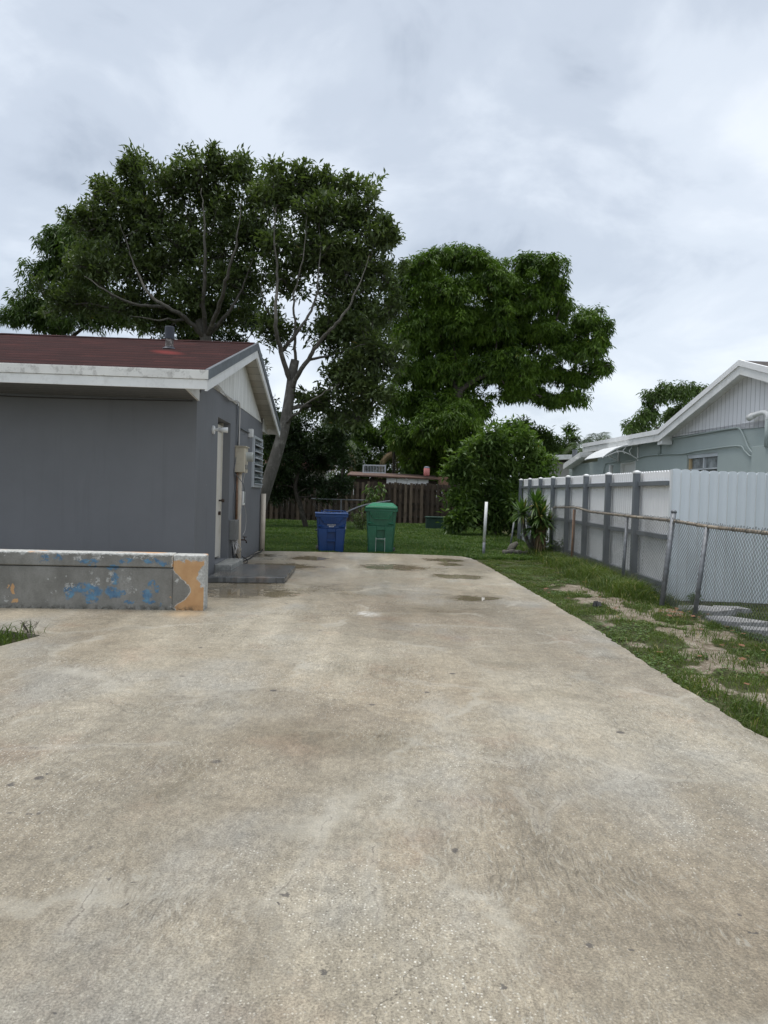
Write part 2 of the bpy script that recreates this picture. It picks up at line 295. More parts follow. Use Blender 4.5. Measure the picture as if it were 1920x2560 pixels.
def board_mat(name, base, axis, width, gap=0.05, streak=(0.35, 0.33, 0.30), samt=0.35, dark=0.35):
    """boards whose grooves repeat along one object axis"""
    m, k, b = newmat(name); o = k.obj(); s = k.sep(o)
    f = k.math('DIVIDE', s[axis], width); fr = k.math('FRACT', f); idx = k.math('FLOOR', f)
    d = k.math('ABSOLUTE', k.math('SUBTRACT', fr, 0.5)); g = k.mr(d, 0.5-gap, 0.5-gap*0.3)
    sc = (6, 6, 0.5) if axis != 2 else (0.6, 0.6, 6)
    n = k.noise(k.mapping(o, sc), 3, 7, 0.7)
    wn = k.n.new('ShaderNodeTexWhiteNoise'); wn.noise_dimensions = '1D'; k.l.new(idx, wn.inputs['W'])
    c = k.mix(k.mr(n, 0.5, 0.72, 0, samt), base, streak)
    c = k.mix(0.12, c, wn.outputs['Value'], 'OVERLAY')
    c = k.mix(g, c, tuple(q*dark for q in base))
    k.l.new(c, b.inputs['Base Color']); b.inputs['Roughness'].default_value = 0.6
    k.l.new(k.bump(k.math('SUBTRACT', k.math('MULTIPLY', n, 0.15), g), 0.8, 0.006), b.inputs['Normal'])
    return m

def peel_mat():
    """low wall: bare render with flakes of blue, white and orange paint; x runs left from 0 at the free end, z up"""
    m, k, b = newmat('peeling_paint_render'); o = k.obj()
    wob = k.vmath('MULTIPLY', k.vmath('SUBTRACT', k.noise(o, 9, 6, 0.7, color=True), (0.5, 0.5, 0.5)), (0.16, 0.0, 0.16))
    q = k.vmath('ADD', o, wob); x, z = k.sep(q)[0], k.sep(q)[2]; x0, z0 = k.sep(o)[0], k.sep(o)[2]
    base = k.ramp(k.noise(k.mapping(o, (1, 1, 0.8)), 3.2, 9, 0.68), [(0.28, (0.14, 0.135, 0.12)), (0.5, (0.215, 0.21, 0.19)), (0.75, (0.31, 0.305, 0.285))])
    base = k.mix(k.mr(k.noise(k.mapping(o, (4, 4, 0.5)), 3, 6, 0.7), 0.55, 0.75, 0, 0.4), base, (0.11, 0.105, 0.09))
    base = k.mix(0.4, base, k.ramp(k.noise(o, 60, 4, 0.7), [(0.3, (0.35,)*3), (0.7, (0.66,)*3)]), 'OVERLAY')
    flk = k.noise(o, 22, 8, 0.75); flk2 = k.noise(k.mapping(o, loc=(4, 4, 4)), 14, 8, 0.75)
    def patches(lst, soft=0.9):
        a = 0.0
        for (cx_, cz, rx, rz) in lst: a = k.math('MAXIMUM', a, ellipse(k, x, z, cx_, cz, rx, rz, soft))
        return a
    def u2x(u): return (u-1515)/1659*560/1775*7.55
    def v2z(v): return (552-v)/1659*560/1775*7.6
    W = lambda u, v, du, dv: (u2x(u), v2z(v), du/1659*560/1775*7.55, dv/1659*560/1775*7.6)
    blue = patches([W(*a) for a in [(350, 182, 70, 30), (450, 178, 50, 25), (640, 195, 80, 24), (700, 200, 50, 20), (940, 190, 85, 28), (1130, 188, 100, 26), (1220, 205, 60, 20), (700, 235, 40, 12), (845, 242, 60, 26), (860, 330, 36, 60), (690, 420, 95, 75), (540, 430, 60, 65), (620, 400, 90, 50), (845, 430, 90, 52), (700, 485, 70, 36), (1095, 445, 55, 55), (1130, 360, 30, 45), (1160, 400, 26, 30), (960, 498, 40, 18), (1100, 492, 55, 18), (1190, 500, 14, 22), (10, 180, 40, 18), (900, 425, 60, 16)]])
    white = patches([W(*a) for a in [(830, 320, 55, 75), (430, 430, 40, 24), (520, 400, 40, 60), (720, 350, 55, 50), (570, 390, 60, 30), (990, 410, 60, 36), (950, 340, 60, 40), (445, 320, 14, 22), (512, 315, 12, 22), (690, 275, 22, 30), (380, 340, 26, 14), (740, 170, 60, 26), (600, 180, 60, 26), (1110, 170, 110, 30), (1010, 165, 60, 26), (100, 485, 30, 30), (25, 530, 20, 10), (70, 380, 8, 8), (380, 490, 8, 8), (1305, 350, 12, 40), (1270, 525, 25, 18), (60, 160, 60, 20), (980, 285, 25, 10), (930, 260, 40, 8)]])
    orange = patches([W(*a) for a in [(140, 410, 16, 34), (160, 498, 22, 24), (105, 393, 8, 10), (1262, 470, 8, 9)]], 0.5)
    wm_ = k.math('MULTIPLY', k.mr(white, 0.05, 0.6), k.mr(flk, 0.50, 0.55)); bm_ = k.math('MULTIPLY', k.mr(blue, 0.05, 0.45), k.mr(flk2, 0.43, 0.48))
    blc = k.ramp(k.noise(o, 12, 5, 0.6), [(0.35, (0.075, 0.15, 0.25)), (0.6, (0.12, 0.25, 0.37)), (0.75, (0.14, 0.35, 0.45))])
    whc = k.ramp(k.noise(o, 30, 5, 0.7), [(0.35, (0.28, 0.28, 0.26)), (0.6, (0.56, 0.56, 0.53))])
    orc = k.ramp(k.noise(o, 6, 6, 0.6), [(0.35, (0.47, 0.265, 0.12)), (0.65, (0.57, 0.35, 0.175))])
    c = k.mix(bm_, base, blc); c = k.mix(wm_, c, whc); c = k.mix(k.mr(orange, 0.1, 0.3), c, orc)
    # orange end section with a chipped left edge
    xe = k.n.new('ShaderNodeFloatCurve'); cv = xe.mapping.curves[0]
    pts = [(0.0, 0.70), (0.06, 0.70), (0.20, 0.46), (0.30, 0.36), (0.38, 0.34), (0.46, 0.40), (0.52, 0.48), (0.62, 0.62), (0.74, 0.76), (1.0, 0.76)]
    cv.points[0].location = pts[0]; cv.points[1].location = pts[-1]
    for p in pts[1:-1]: cv.points.new(*p)
    xe.mapping.update(); k.l.new(k.math('DIVIDE', z0, 0.60), xe.inputs['Value'])
    jag = k.math('MULTIPLY', k.math('SUBTRACT', k.noise(o, 26, 5, 0.7), 0.5), 0.07)
    lim = k.math('MULTIPLY', xe.outputs[0], -0.445)
    side = k.math('ADD', k.math('SUBTRACT', x0, lim), jag)
    om = k.mr(side, 0.0, 0.004); edge = k.math('MULTIPLY', k.mr(side, -0.012, -0.003), k.mr(side, 0.004, 0.0))
    c = k.mix(om, c, orc)
    # white paint left on the top and the outer upper part of the end section
    wz = k.math('ADD', k.math('SUBTRACT', z0, 0.53), k.math('MULTIPLY', k.math('SUBTRACT', k.noise(o, 17, 7, 0.75), 0.5), 0.22))
    wmask = k.mr(wz, 0.0, 0.008)
    c = k.mix(k.math('MULTIPLY', wmask, om), c, whc)
    wr = k.math('MULTIPLY', ellipse(k, x, z, -0.015, 0.36, 0.065, 0.13, 0.15), om)
    c = k.mix(wr, c, whc)
    c = k.mix(k.mr(x0, -0.016, -0.010), c, whc)
    tp = k.math('ADD', z0, k.math('MULTIPLY', k.math('SUBTRACT', k.noise(o, 12, 7, 0.75), 0.5), 0.14))
    topw = k.mr(tp, 0.575, 0.585); tor = k.mr(k.noise(k.mapping(o, loc=(2, 0, 0)), 1.6, 3), 0.55, 0.6)
    c = k.mix(topw, c, k.mix(tor, whc, (0.60, 0.36, 0.2)))
    c = k.mix(edge, c, (0.6, 0.55, 0.48))
    # mossy dirt along the foot
    c = k.mix(k.math('MULTIPLY', k.mr(z0, 0.07, 0.0), k.mr(k.noise(o, 18, 5, 0.7), 0.42, 0.6, 0, 0.8)), c, (0.05, 0.048, 0.035))
    k.l.new(c, b.inputs['Base Color']); b.inputs['Roughness'].default_value = 0.75
    h = k.math('ADD', k.math('MULTIPLY', bm_, 0.25), k.math('MULTIPLY', wm_, 0.3)); h = k.math('ADD', h, k.math('MULTIPLY', om, 0.7)); h = k.math('ADD', h, k.math('MULTIPLY', k.noise(o, 45, 5, 0.7), 0.3))
    k.l.new(k.bump(h, 0.7, 0.01), b.inputs['Normal'])
    return m

def ground_mat():
    m, k, b = newmat('lawn_soil'); o = k.obj(); d = k.attr('bare')
    n = k.noise(o, 6, 8, 0.7)
    soil = k.ramp(n, [(0.3, (0.035, 0.035, 0.018)), (0.55, (0.065, 0.07, 0.03)), (0.75, (0.09, 0.105, 0.04))])
    sand = k.ramp(k.noise(o, 9, 9, 0.72), [(0.3, (0.10, 0.078, 0.05)), (0.5, (0.22, 0.185, 0.14)), (0.7, (0.38, 0.34, 0.28))])
    v = k.voro(o, 45); vc = k.sep(k.voro(o, 45, 'Color'))
    sand = k.mix(k.math('MULTIPLY', k.mr(v, 0.3, 0.12), k.mr(vc[0], 0.6, 0.7)), sand, (0.66, 0.63, 0.56))
    sand = k.mix(k.math('MULTIPLY', k.mr(v, 0.3, 0.12), k.mr(vc[1], 0.75, 0.8)), sand, (0.10, 0.075, 0.05))
    dd = k.math('ADD', d, k.math('MULTIPLY', k.math('SUBTRACT', k.noise(o, 14, 6, 0.7), 0.5), 0.5))
    c = k.mix(k.mr(dd, 0.34, 0.62), soil, sand)
    k.l.new(c, b.inputs['Base Color']); b.inputs['Roughness'].default_value = 0.95; b.inputs['Specular IOR Level'].default_value = 0.15
    k.l.new(k.bump(k.noise(o, 35, 6, 0.7), 0.9, 0.02), b.inputs['Normal'])
    return m

def leaf_mat(name, lo, hi, tip=None, gloss=0.45, trans=0.25, tipamt=0.08):
    m, k, b = newmat(name); r = k.attr('rnd'); o = k.obj()
    n = k.noise(o, 0.9, 4, 0.6)
    f = k.math('ADD', k.math('MULTIPLY', r, 0.55), k.math('MULTIPLY', k.mr(n, 0.3, 0.7), 0.45))
    stops = [(0.05, lo), (0.9, hi)]
    c = k.ramp(f, stops)
    if tip: c = k.mix(k.mr(r, 1-tipamt, 1-tipamt*0.7), c, tip)
    k.l.new(c, b.inputs['Base Color']); b.inputs['Roughness'].default_value = gloss; b.inputs['Specular IOR Level'].default_value = 0.35
    if trans > 0:
        tr = k.n.new('ShaderNodeBsdfTranslucent'); k.l.new(k.mix(1.0, c, (1.5, 1.7, 0.7), 'MULTIPLY'), tr.inputs[0])
        mx = k.n.new('ShaderNodeMixShader'); mx.inputs[0].default_value = trans
        k.l.new(b.outputs[0], mx.inputs[1]); k.l.new(tr.outputs[0], mx.inputs[2]); k.l.new(mx.outputs[0], k.n['Material Output'].inputs[0])
    return m

def bark_mat(name, lo, hi, sc=1.0):
    m, k, b = newmat(name); o = k.obj()
    n = k.noise(k.mapping(o, (1, 1, 0.35)), 14*sc, 8, 0.7); n2 = k.noise(o, 5*sc, 5, 0.6)
    c = k.ramp(n, [(0.3, lo), (0.68, hi)])
    c = k.mix(k.mr(n2, 0.56, 0.68, 0, 0.55), c, tuple(q*1.5+0.03 for q in hi))
    k.l.new(c, b.inputs['Base Color']); b.inputs['Roughness'].default_value = 0.9; b.inputs['Specular IOR Level'].default_value = 0.2
    k.l.new(k.bump(n, 0.9, 0.02), b.inputs['Normal']); return m

def weathered_wood():
    m, k, b = newmat('weathered_fence_wood'); o = k.obj(); r = k.attr('rnd')
    n = k.noise(k.mapping(o, (10, 10, 0.8)), 3, 8, 0.7); n2 = k.noise(o, 2.5, 6, 0.7)
    c = k.ramp(k.math('ADD', k.math('MULTIPLY', n, 0.6), k.math('MULTIPLY', r, 0.4)), [(0.3, (0.045, 0.032, 0.022)), (0.55, (0.11, 0.08, 0.055)), (0.8, (0.20, 0.155, 0.11))])
    c = k.mix(k.mr(n2, 0.5, 0.68, 0, 0.75), c, (0.025, 0.022, 0.018))
    k.l.new(c, b.inputs['Base Color']); b.inputs['Roughness'].default_value = 0.9
    k.l.new(k.bump(n, 0.6, 0.01), b.inputs['Normal']); return m

def glass_mat(name, col=(0.05, 0.06, 0.065), rough=0.06):
    m = mat(name, col, rough, spec=0.8, var=0.3, vscale=2.0); return m

M = {}
M['concrete'] = concrete_mat(); M['shingle'] = shingle_mat(); M['ground'] = ground_mat(); M['peel'] = peel_mat()
M['greywall'] = stucco_mat('grey_house_paint', (0.180, 0.185, 0.195), 0.06, 0.25)
M['teal'] = stucco_mat('teal_house_paint', (0.39, 0.445, 0.43), 0.04, 0.1)
M['beigewall'] = stucco_mat('beige_house_paint', (0.42, 0.41, 0.39), 0.05)
M['white'] = mat('white_paint', (0.80, 0.80, 0.78), 0.45, var=0.05, dirt=(0.30, 0.28, 0.24), damt=0.35, dscale=5)
M['fascia'] = mat('dirty_white_fascia', (0.76, 0.75, 0.71), 0.5, var=0.08, dirt=(0.16, 0.14, 0.12), damt=0.85, dscale=9)
M['metalflash'] = mat('grey_roof_flashing', (0.15, 0.165, 0.18), 0.4, metal=0.3, var=0.2, vscale=8)
M['gable'] = board_mat('gable_boards', (0.76, 0.76, 0.72), 1, 0.2, 0.03, streak=(0.3, 0.28, 0.24), samt=0.6)
M['gableR'] = board_mat('white_vertical_siding', (0.83, 0.83, 0.85), 1, 0.14, 0.06, samt=0.08, dark=0.4)
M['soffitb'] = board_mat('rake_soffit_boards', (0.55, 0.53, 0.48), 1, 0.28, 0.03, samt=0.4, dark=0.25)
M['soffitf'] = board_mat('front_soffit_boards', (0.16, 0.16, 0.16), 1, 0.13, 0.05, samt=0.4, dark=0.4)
M['door'] = mat('cream_door_paint', (0.70, 0.66, 0.58), 0.45, var=0.05, dirt=(0.4, 0.33, 0.22), damt=0.35, dscale=3)
M['brass'] = mat('dull_bronze', (0.07, 0.05, 0.04), 0.4, metal=0.7)
M['beigepl'] = mat('beige_enamel', (0.60, 0.54, 0.42), 0.45, var=0.08, dirt=(0.3, 0.22, 0.14), damt=0.4, dscale=9)
M['pipe'] = mat('aged_cream_pipe', (0.66, 0.58, 0.47), 0.5, var=0.08, dirt=(0.36, 0.24, 0.16), damt=0.5, dscale=6)
M['greybox'] = mat('grey_utility_plastic', (0.20, 0.20, 0.19), 0.6, var=0.15, dirt=(0.09, 0.08, 0.07), damt=0.5, dscale=12)
M['whitepl'] = mat('white_plastic', (0.82, 0.82, 0.80), 0.35, var=0.04)
M['cabl'] = mat('black_cable', (0.03, 0.03, 0.03), 0.6); M['cablw'] = mat('white_cable', (0.5, 0.48, 0.45), 0.6); M['cablg'] = mat('painted_grey_cable', (0.14, 0.15, 0.165), 0.6)
M['slab'] = mat('wet_dark_slab', (0.12, 0.122, 0.12), 0.16, var=0.35, vscale=4, bump=0.35, bscale=45, dirt=(0.24, 0.17, 0.12), damt=0.9, dscale=2.2)
M['step'] = mat('mottled_step', (0.26, 0.26, 0.24), 0.8, var=0.2, vscale=10, bump=0.6, dirt=(0.55, 0.54, 0.5), damt=0.8, dscale=9)
M['glass'] = glass_mat('louver_glass', (0.16, 0.19, 0.20), 0.12); M['alum'] = mat('painted_aluminium', (0.55, 0.58, 0.60), 0.4, metal=0.2)
M['black'] = mat('black_rubber', (0.02, 0.02, 0.02), 0.6)
M['ventb'] = mat('navy_black_vent', (0.03, 0.035, 0.05), 0.45); M['ventd'] = mat('flaking_vent_pipe', (0.12, 0.10, 0.09), 0.7, dirt=(0.65, 0.6, 0.55), damt=1.0, dscale=14)
M['rust'] = mat('rusty_steel', (0.22, 0.13, 0.08), 0.75, var=0.35, vscale=20, bump=0.4)
M['rail'] = mat('rust_tan_galvanised_rail', (0.32, 0.265, 0.20), 0.6, var=0.25, vscale=14, dirt=(0.40, 0.38, 0.33), damt=0.9, dscale=6, bump=0.3)
M['galv'] = mat('galvanised_grey', (0.20, 0.21, 0.225), 0.55, metal=0.35, var=0.25, vscale=18, bump=0.3, dirt=(0.10, 0.10, 0.10), damt=0.5, dscale=25)
M['wire'] = mat('galvanised_wire', (0.15, 0.155, 0.155), 0.5, metal=0.5, var=0.3, vscale=3)
M['fpost'] = mat('slate_grey_post', (0.155, 0.17, 0.185), 0.45, var=0.1, dirt=(0.2, 0.2, 0.19), damt=0.3, dscale=9)
M['fslat'] = board_mat('white_grooved_slats', (0.90, 0.90, 0.90), 1, 0.112, 0.05, samt=0.06, dark=0.35)
M['fwhite'] = mat('white_fence_slats', (0.74, 0.755, 0.76), 0.42, var=0.03, dirt=(0.45, 0.46, 0.44), damt=0.2, dscale=3)
M['fblue'] = mat('cool_white_fence_panel', (0.80, 0.845, 0.88), 0.38, var=0.03, dirt=(0.62, 0.66, 0.68), damt=0.3, dscale=1.5)
M['bluebin'] = mat('blue_bin_plastic', (0.004, 0.048, 0.19), 0.42, var=0.12, vscale=3, dirt=(0.012, 0.05, 0.16), damt=0.5, dscale=9)
M['greenbin'] = mat('green_bin_plastic', (0.010, 0.105, 0.055), 0.42, var=0.12, vscale=3, dirt=(0.05, 0.18, 0.11), damt=0.5, dscale=9)
M['greenlid'] = mat('green_lid_plastic', (0.022, 0.20, 0.10), 0.4, var=0.1, vscale=3)
M['scuff'] = mat('pale_scuff', (0.35, 0.42, 0.38), 0.7, var=0.3, vscale=30)
M['wood'] = weathered_wood()
M['barkA'] = bark_mat('grey_bark', (0.075, 0.07, 0.058), (0.16, 0.15, 0.13)); M['barkM'] = bark_mat('dark_bark', (0.035, 0.03, 0.025), (0.08, 0.07, 0.055))
M['avo'] = leaf_mat('dull_green_leaves', (0.040, 0.062, 0.022), (0.125, 0.165, 0.058), tip=(0.17, 0.15, 0.04), tipamt=0.03)
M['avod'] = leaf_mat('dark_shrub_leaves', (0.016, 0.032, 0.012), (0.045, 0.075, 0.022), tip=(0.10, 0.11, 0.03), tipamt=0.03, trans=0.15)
M['mango'] = leaf_mat('deep_green_leaves', (0.015, 0.042, 0.006), (0.125, 0.21, 0.022), tip=(0.15, 0.17, 0.02), tipamt=0.05, gloss=0.5)
M['bush'] = leaf_mat('fresh_shrub_leaves', (0.04, 0.085, 0.022), (0.15, 0.225, 0.05), tip=(0.22, 0.16, 0.05), tipamt=0.05)
M['far'] = leaf_mat('mid_green_leaves', (0.04, 0.07, 0.02), (0.085, 0.14, 0.03))
M['grass'] = leaf_mat('grass_blades', (0.045, 0.080, 0.016), (0.14, 0.185, 0.045), tip=(0.34, 0.29, 0.14), gloss=0.55, trans=0.3, tipamt=0.06)
M['grassd'] = leaf_mat('lawn_blades', (0.038, 0.080, 0.015), (0.10, 0.16, 0.035), tip=(0.24, 0.24, 0.08), gloss=0.55, trans=0.3, tipamt=0.03)
M['yucca'] = leaf_mat('sword_leaves', (0.04, 0.085, 0.02), (0.15, 0.24, 0.06), tip=(0.25, 0.22, 0.08), tipamt=0.1, gloss=0.4)
M['dead'] = leaf_mat('dry_brown_leaves', (0.13, 0.09, 0.05), (0.30, 0.22, 0.13), trans=0.1, gloss=0.8)
M['litter'] = leaf_mat('fallen_leaves', (0.10, 0.045, 0.025), (0.25, 0.12, 0.065), trans=0.05, gloss=0.7)
M['rubble'] = mat('pale_rubble_concrete', (0.30, 0.30, 0.30), 0.9, var=0.2, vscale=6, bump=1.0, bscale=30, dirt=(0.13, 0.12, 0.10), damt=0.7, dscale=8)
M['ubox'] = mat('dark_green_cabinet', (0.018, 0.055, 0.038), 0.5, var=0.2)
M['brownroof'] = mat('brown_shingles', (0.06, 0.05, 0.045), 0.9, var=0.4, vscale=12, bump=0.5)
M['rustroof'] = mat('rusty_sheet_roof', (0.12, 0.07, 0.05), 0.8, var=0.4, vscale=6)
M['redroof'] = mat('far_red_roof', (0.16, 0.07, 0.06), 0.9, var=0.2, vscale=4)
M['jugp'] = mat('pink_jug_plastic', (0.62, 0.22, 0.20), 0.4, var=0.08); M['jugc'] = mat('grey_jug_lid', (0.30, 0.30, 0.36), 0.5)
M['membrane'] = mat('white_flat_roof', (0.84, 0.84, 0.84), 0.6, var=0.05, dirt=(0.5, 0.5, 0.48), damt=0.3)
M['plastic_sheet'] = mat('crinkled_plastic_sheet', (0.20, 0.22, 0.22), 0.15, var=0.6, vscale=5, bump=1.0, bscale=7)
M['timber'] = mat('raw_timber', (0.50, 0.38, 0.22), 0.7); M['canopy'] = mat('canopy_sheet', (0.82, 0.84, 0.85), 0.3, var=0.03)

# ------------------------------------------------------------------ mesh building
def tag(o, label=None, cat=None, group=None, kind=None):
    for a, q in (('label', label), ('category', cat), ('group', group), ('kind', kind)):
        if q: o[a] = q
    return o
def root(name, loc, label, cat, group=None, rz=0.0):
    o = bpy.data.objects.new(name, None); o.empty_display_size = 0.2; COL.objects.link(o)
    o.location = loc; o.rotation_euler = (0, 0, rz); return tag(o, label, cat, group)
class MB:
    def __init__(s, off=(0, 0, 0)): s.v = []; s.f = []; s.off = Vector(off)
    def add(s, vs, fs):
        b = len(s.v); s.v += [tuple(Vector(p)-s.off) for p in vs]; s.f += [tuple(b+i for i in q) for q in fs]; return s
    def box(s, x0, x1, y0, y1, z0, z1):
        return s.add([(x0,y0,z0),(x1,y0,z0),(x1,y1,z0),(x0,y1,z0),(x0,y0,z1),(x1,y0,z1),(x1,y1,z1),(x0,y1,z1)],
                     [(0,3,2,1),(4,5,6,7),(0,1,5,4),(1,2,6,5),(2,3,7,6),(3,0,4,7)])
    def hexa(s, p): return s.add(p, [(0,3,2,1),(4,5,6,7),(0,1,5,4),(1,2,6,5),(2,3,7,6),(3,0,4,7)])
    def prism(s, poly, vec):
        n = len(poly); vec = Vector(vec); a = [Vector(p) for p in poly]; b = [p+vec for p in a]
        fs = [tuple(range(n))[::-1], tuple(range(n, 2*n))]+[(i, (i+1) % n, n+(i+1) % n, n+i) for i in range(n)]
        return s.add(a+b, fs)
    def tube(s, pts, r, n=8, cap=True):
        pts = [Vector(p) for p in pts]; m = len(pts)
        if isinstance(r, (int, float)): r = [r]*m
        vs = []; up = None
        for i in range(m):
            t = (pts[min(i+1, m-1)]-pts[max(i-1, 0)]); t.normalize() if t.length > 0 else None
            if up is None: up = t.orthogonal().normalized()
            up = (up-t*up.dot(t)); up = up.normalized() if up.length > 1e-6 else t.orthogonal().normalized()
            sd_ = t.cross(up)
            for j in range(n):
                a = 2*math.pi*j/n; vs.append(pts[i]+(up*math.cos(a)+sd_*math.sin(a))*r[i])
        fs = [(i*n+j, i*n+(j+1) % n, (i+1)*n+(j+1) % n, (i+1)*n+j) for i in range(m-1) for j in range(n)]
        if cap: fs += [tuple(range(n))[::-1], tuple(range((m-1)*n, m*n))]
        return s.add(vs, fs)
    def build(s, name, m, parent=None, smooth=False, bevel=0.0, label=None, seg=2):
        me = bpy.data.meshes.new(name); me.from_pydata(s.v, [], s.f); me.update()
        me.materials.append(m)
        if smooth: me.polygons.foreach_set('use_smooth', [True]*len(me.polygons))
        o = bpy.data.objects.new(name, me); COL.objects.link(o)
        if parent is not None: o.parent = parent
        if bevel > 0:
            b = o.modifiers.new('bevel', 'BEVEL'); b.width = bevel; b.segments = seg; b.limit_method = 'ANGLE'
        if label: o['label'] = label
        return o
def npmesh(name, v, tris, m, parent=None, rnd=None, rname='rnd', smooth=False):
    me = bpy.data.meshes.new(name); v = np.asarray(v, np.float32); tris = np.asarray(tris, np.int32)
    me.vertices.add(len(v)); me.vertices.foreach_set('co', v.ravel())
    me.loops.add(tris.size); me.loops.foreach_set('vertex_index', tris.ravel())
    me.polygons.add(len(tris)); w_ = tris.shape[1]
    me.polygons.foreach_set('loop_start', np.arange(0, tris.size, w_, dtype=np.int32)); me.polygons.foreach_set('loop_total', np.full(len(tris), w_, np.int32))
    if rnd is not None:
        a = me.attributes.new(rname, 'FLOAT', 'POINT'); a.data.foreach_set('value', np.asarray(rnd, np.float32))
    me.polygons.foreach_set('use_smooth', np.full(len(tris), smooth))
    me.update(calc_edges=True); me.materials.append(m)
    o = bpy.data.objects.new(name, me); COL.objects.link(o)
    if parent is not None: o.parent = parent
    return o
def smoothpath(pts, n=6):
    """Catmull-Rom through points"""
    p = [Vector(q) for q in pts]; p = [p[0]*2-p[1]]+p+[p[-1]*2-p[-2]]; outp = []
    for i in range(1, len(p)-2):
        for j in range(n):
            t = j/n; a, b, c, d = p[i-1], p[i], p[i+1], p[i+2]
            outp.append(0.5*((2*b)+(c-a)*t+(2*a-5*b+4*c-d)*t*t+(3*b-a-3*c+d)*t**3))
    outp.append(p[-2]); return outp

# value noise used for ground patches and wobble
_lat = rng.random((128, 128))
def vnoise(x, y, s=1.0):
    x = np.asarray(x)*s+37.3; y = np.asarray(y)*s+11.7
    xi = np.floor(x).astype(int); yi = np.floor(y).astype(int); fx = x-xi; fy = y-yi
    fx = fx*fx*(3-2*fx); fy = fy*fy*(3-2*fy); g = lambda a, b: _lat[a % 128, b % 128]
    return (g(xi, yi)*(1-fx)+g(xi+1, yi)*fx)*(1-fy)+(g(xi, yi+1)*(1-fx)+g(xi+1, yi+1)*fx)*fy
def fbm(x, y, s=1.0): return vnoise(x, y, s)*0.5+vnoise(x, y, s*2.1)*0.28+vnoise(x, y, s*4.3)*0.15+vnoise(x, y, s*9.1)*0.07

# ------------------------------------------------------------------ terrain
def gz(x, y):
    x = np.asarray(x, float); y = np.asarray(y, float)
    z = -0.055+0*x
    right = np.clip((x-3.7)/0.6, 0, 1)*np.clip((11.5-y)/1.5, 0, 1); z = z-0.09*right*right*(3-2*right)
    z = z+np.clip((y-19)/12, 0, 1)*0.09
    z = z+(fbm(x, y, 1.1)-0.5)*0.06*np.clip((x-2.2)/0.5, 0, 1)
    return z
def bare(x, y):
    """how bare of grass the soil is, 0..1"""
    x = np.asarray(x, float); y = np.asarray(y, float)
    n = fbm(x*1.5, y*1.0, 2.1)
    c = 2.95+0.25*np.sin(y*0.9)
    band = np.exp(-((x-c)/0.62)**2)*np.clip((13.2-y)/3.0, 0, 1)
    b = np.clip((n-0.57)*8+0.5, 0, 1)*band*1.3+0.25*band
    b = b*np.clip((x-2.25)/0.15, 0, 1)
    return np.clip(b, 0, 1)
xs = np.concatenate([[-400, -150, -60, -30, -20, -12, -8], np.arange(-6, 2, 0.5), np.arange(2.0, 4.6, 0.06), np.arange(4.6, 8, 0.3), [9, 11, 14, 20, 35, 70, 150, 400]])
ys = np.concatenate([[-60, -20, -5, 0, 2], np.arange(3, 18, 0.08), np.arange(18, 34, 0.6), [36, 40, 50, 70, 120, 300, 900]])
XX, YY = np.meshgrid(xs, ys); ZZ = gz(XX, YY); nx, ny = len(xs), len(ys)
idx = np.arange(nx*ny).reshape(ny, nx)
quads = np.stack([idx[:-1, :-1].ravel(), idx[:-1, 1:].ravel(), idx[1:, 1:].ravel(), idx[1:, :-1].ravel()], 1)
g = npmesh('ground', np.stack([XX.ravel(), YY.ravel(), ZZ.ravel()], 1), quads, M['ground'], rnd=bare(XX, YY).ravel(), rname='bare', smooth=True)
tag(g, kind='structure')

# driveway slab: outline follows the photo, edge slightly broken
redge = [(2.05, -3), (2.10, 0.5), (2.15, 3.0), (2.17, 4.0), (2.15, 5.1), (2.19, 7.13), (2.13, 9.75), (2.10, 10.84), (1.99, 13.8), (1.89, 15.2), (1.70, 15.62), (1.3, 15.72)]
pts = []
for (x0, y0), (x1, y1) in zip(redge[:-1], redge[1:]):
    n_ = max(2, int(math.hypot(x1-x0, y1-y0)/0.045))
    for i in range(n_):
        t = i/n_; x = x0+(x1-x0)*t; y = y0+(y1-y0)*t
        pts.append((x+(float(fbm(y, 3.3, 5.0))-0.5)*0.07+(random.random()-0.5)*0.022, y))
for i in range(90):
    t = i/90; x = 1.3-t*(1.3+2.72); y = 15.74-0.02*t+0.10*math.sin(t*3.1)-0.26*t*t
    pts.append((x, y+(float(fbm(x, 8.0, 3.0))-0.5)*0.06))
pts += [(-2.72, 15.42), (-2.45, 9.2), (-8, 9.0), (-12, 6.9)]
pts += [(-12, 5.9), (-3.38, 6.28), (-2.96, 6.127), (-2.93, 6.09), (-3.2, 5.0), (-4.6, 0.0), (-5.6, -3)]
dv = MB(); dv.prism([(x, y, -0.16) for x, y in pts], (0, 0, 0.16))
dw = dv.build('driveway', M['concrete']); tag(dw, kind='structure')
import bmesh
bm = bmesh.new(); bm.from_mesh(dw.data); bmesh.ops.triangulate(bm, faces=[f for f in bm.faces if len(f.verts) > 4]); bm.normal_update()
bmesh.ops.recalc_face_normals(bm, faces=bm.faces[:]); bm.to_mesh(dw.data); bm.free()

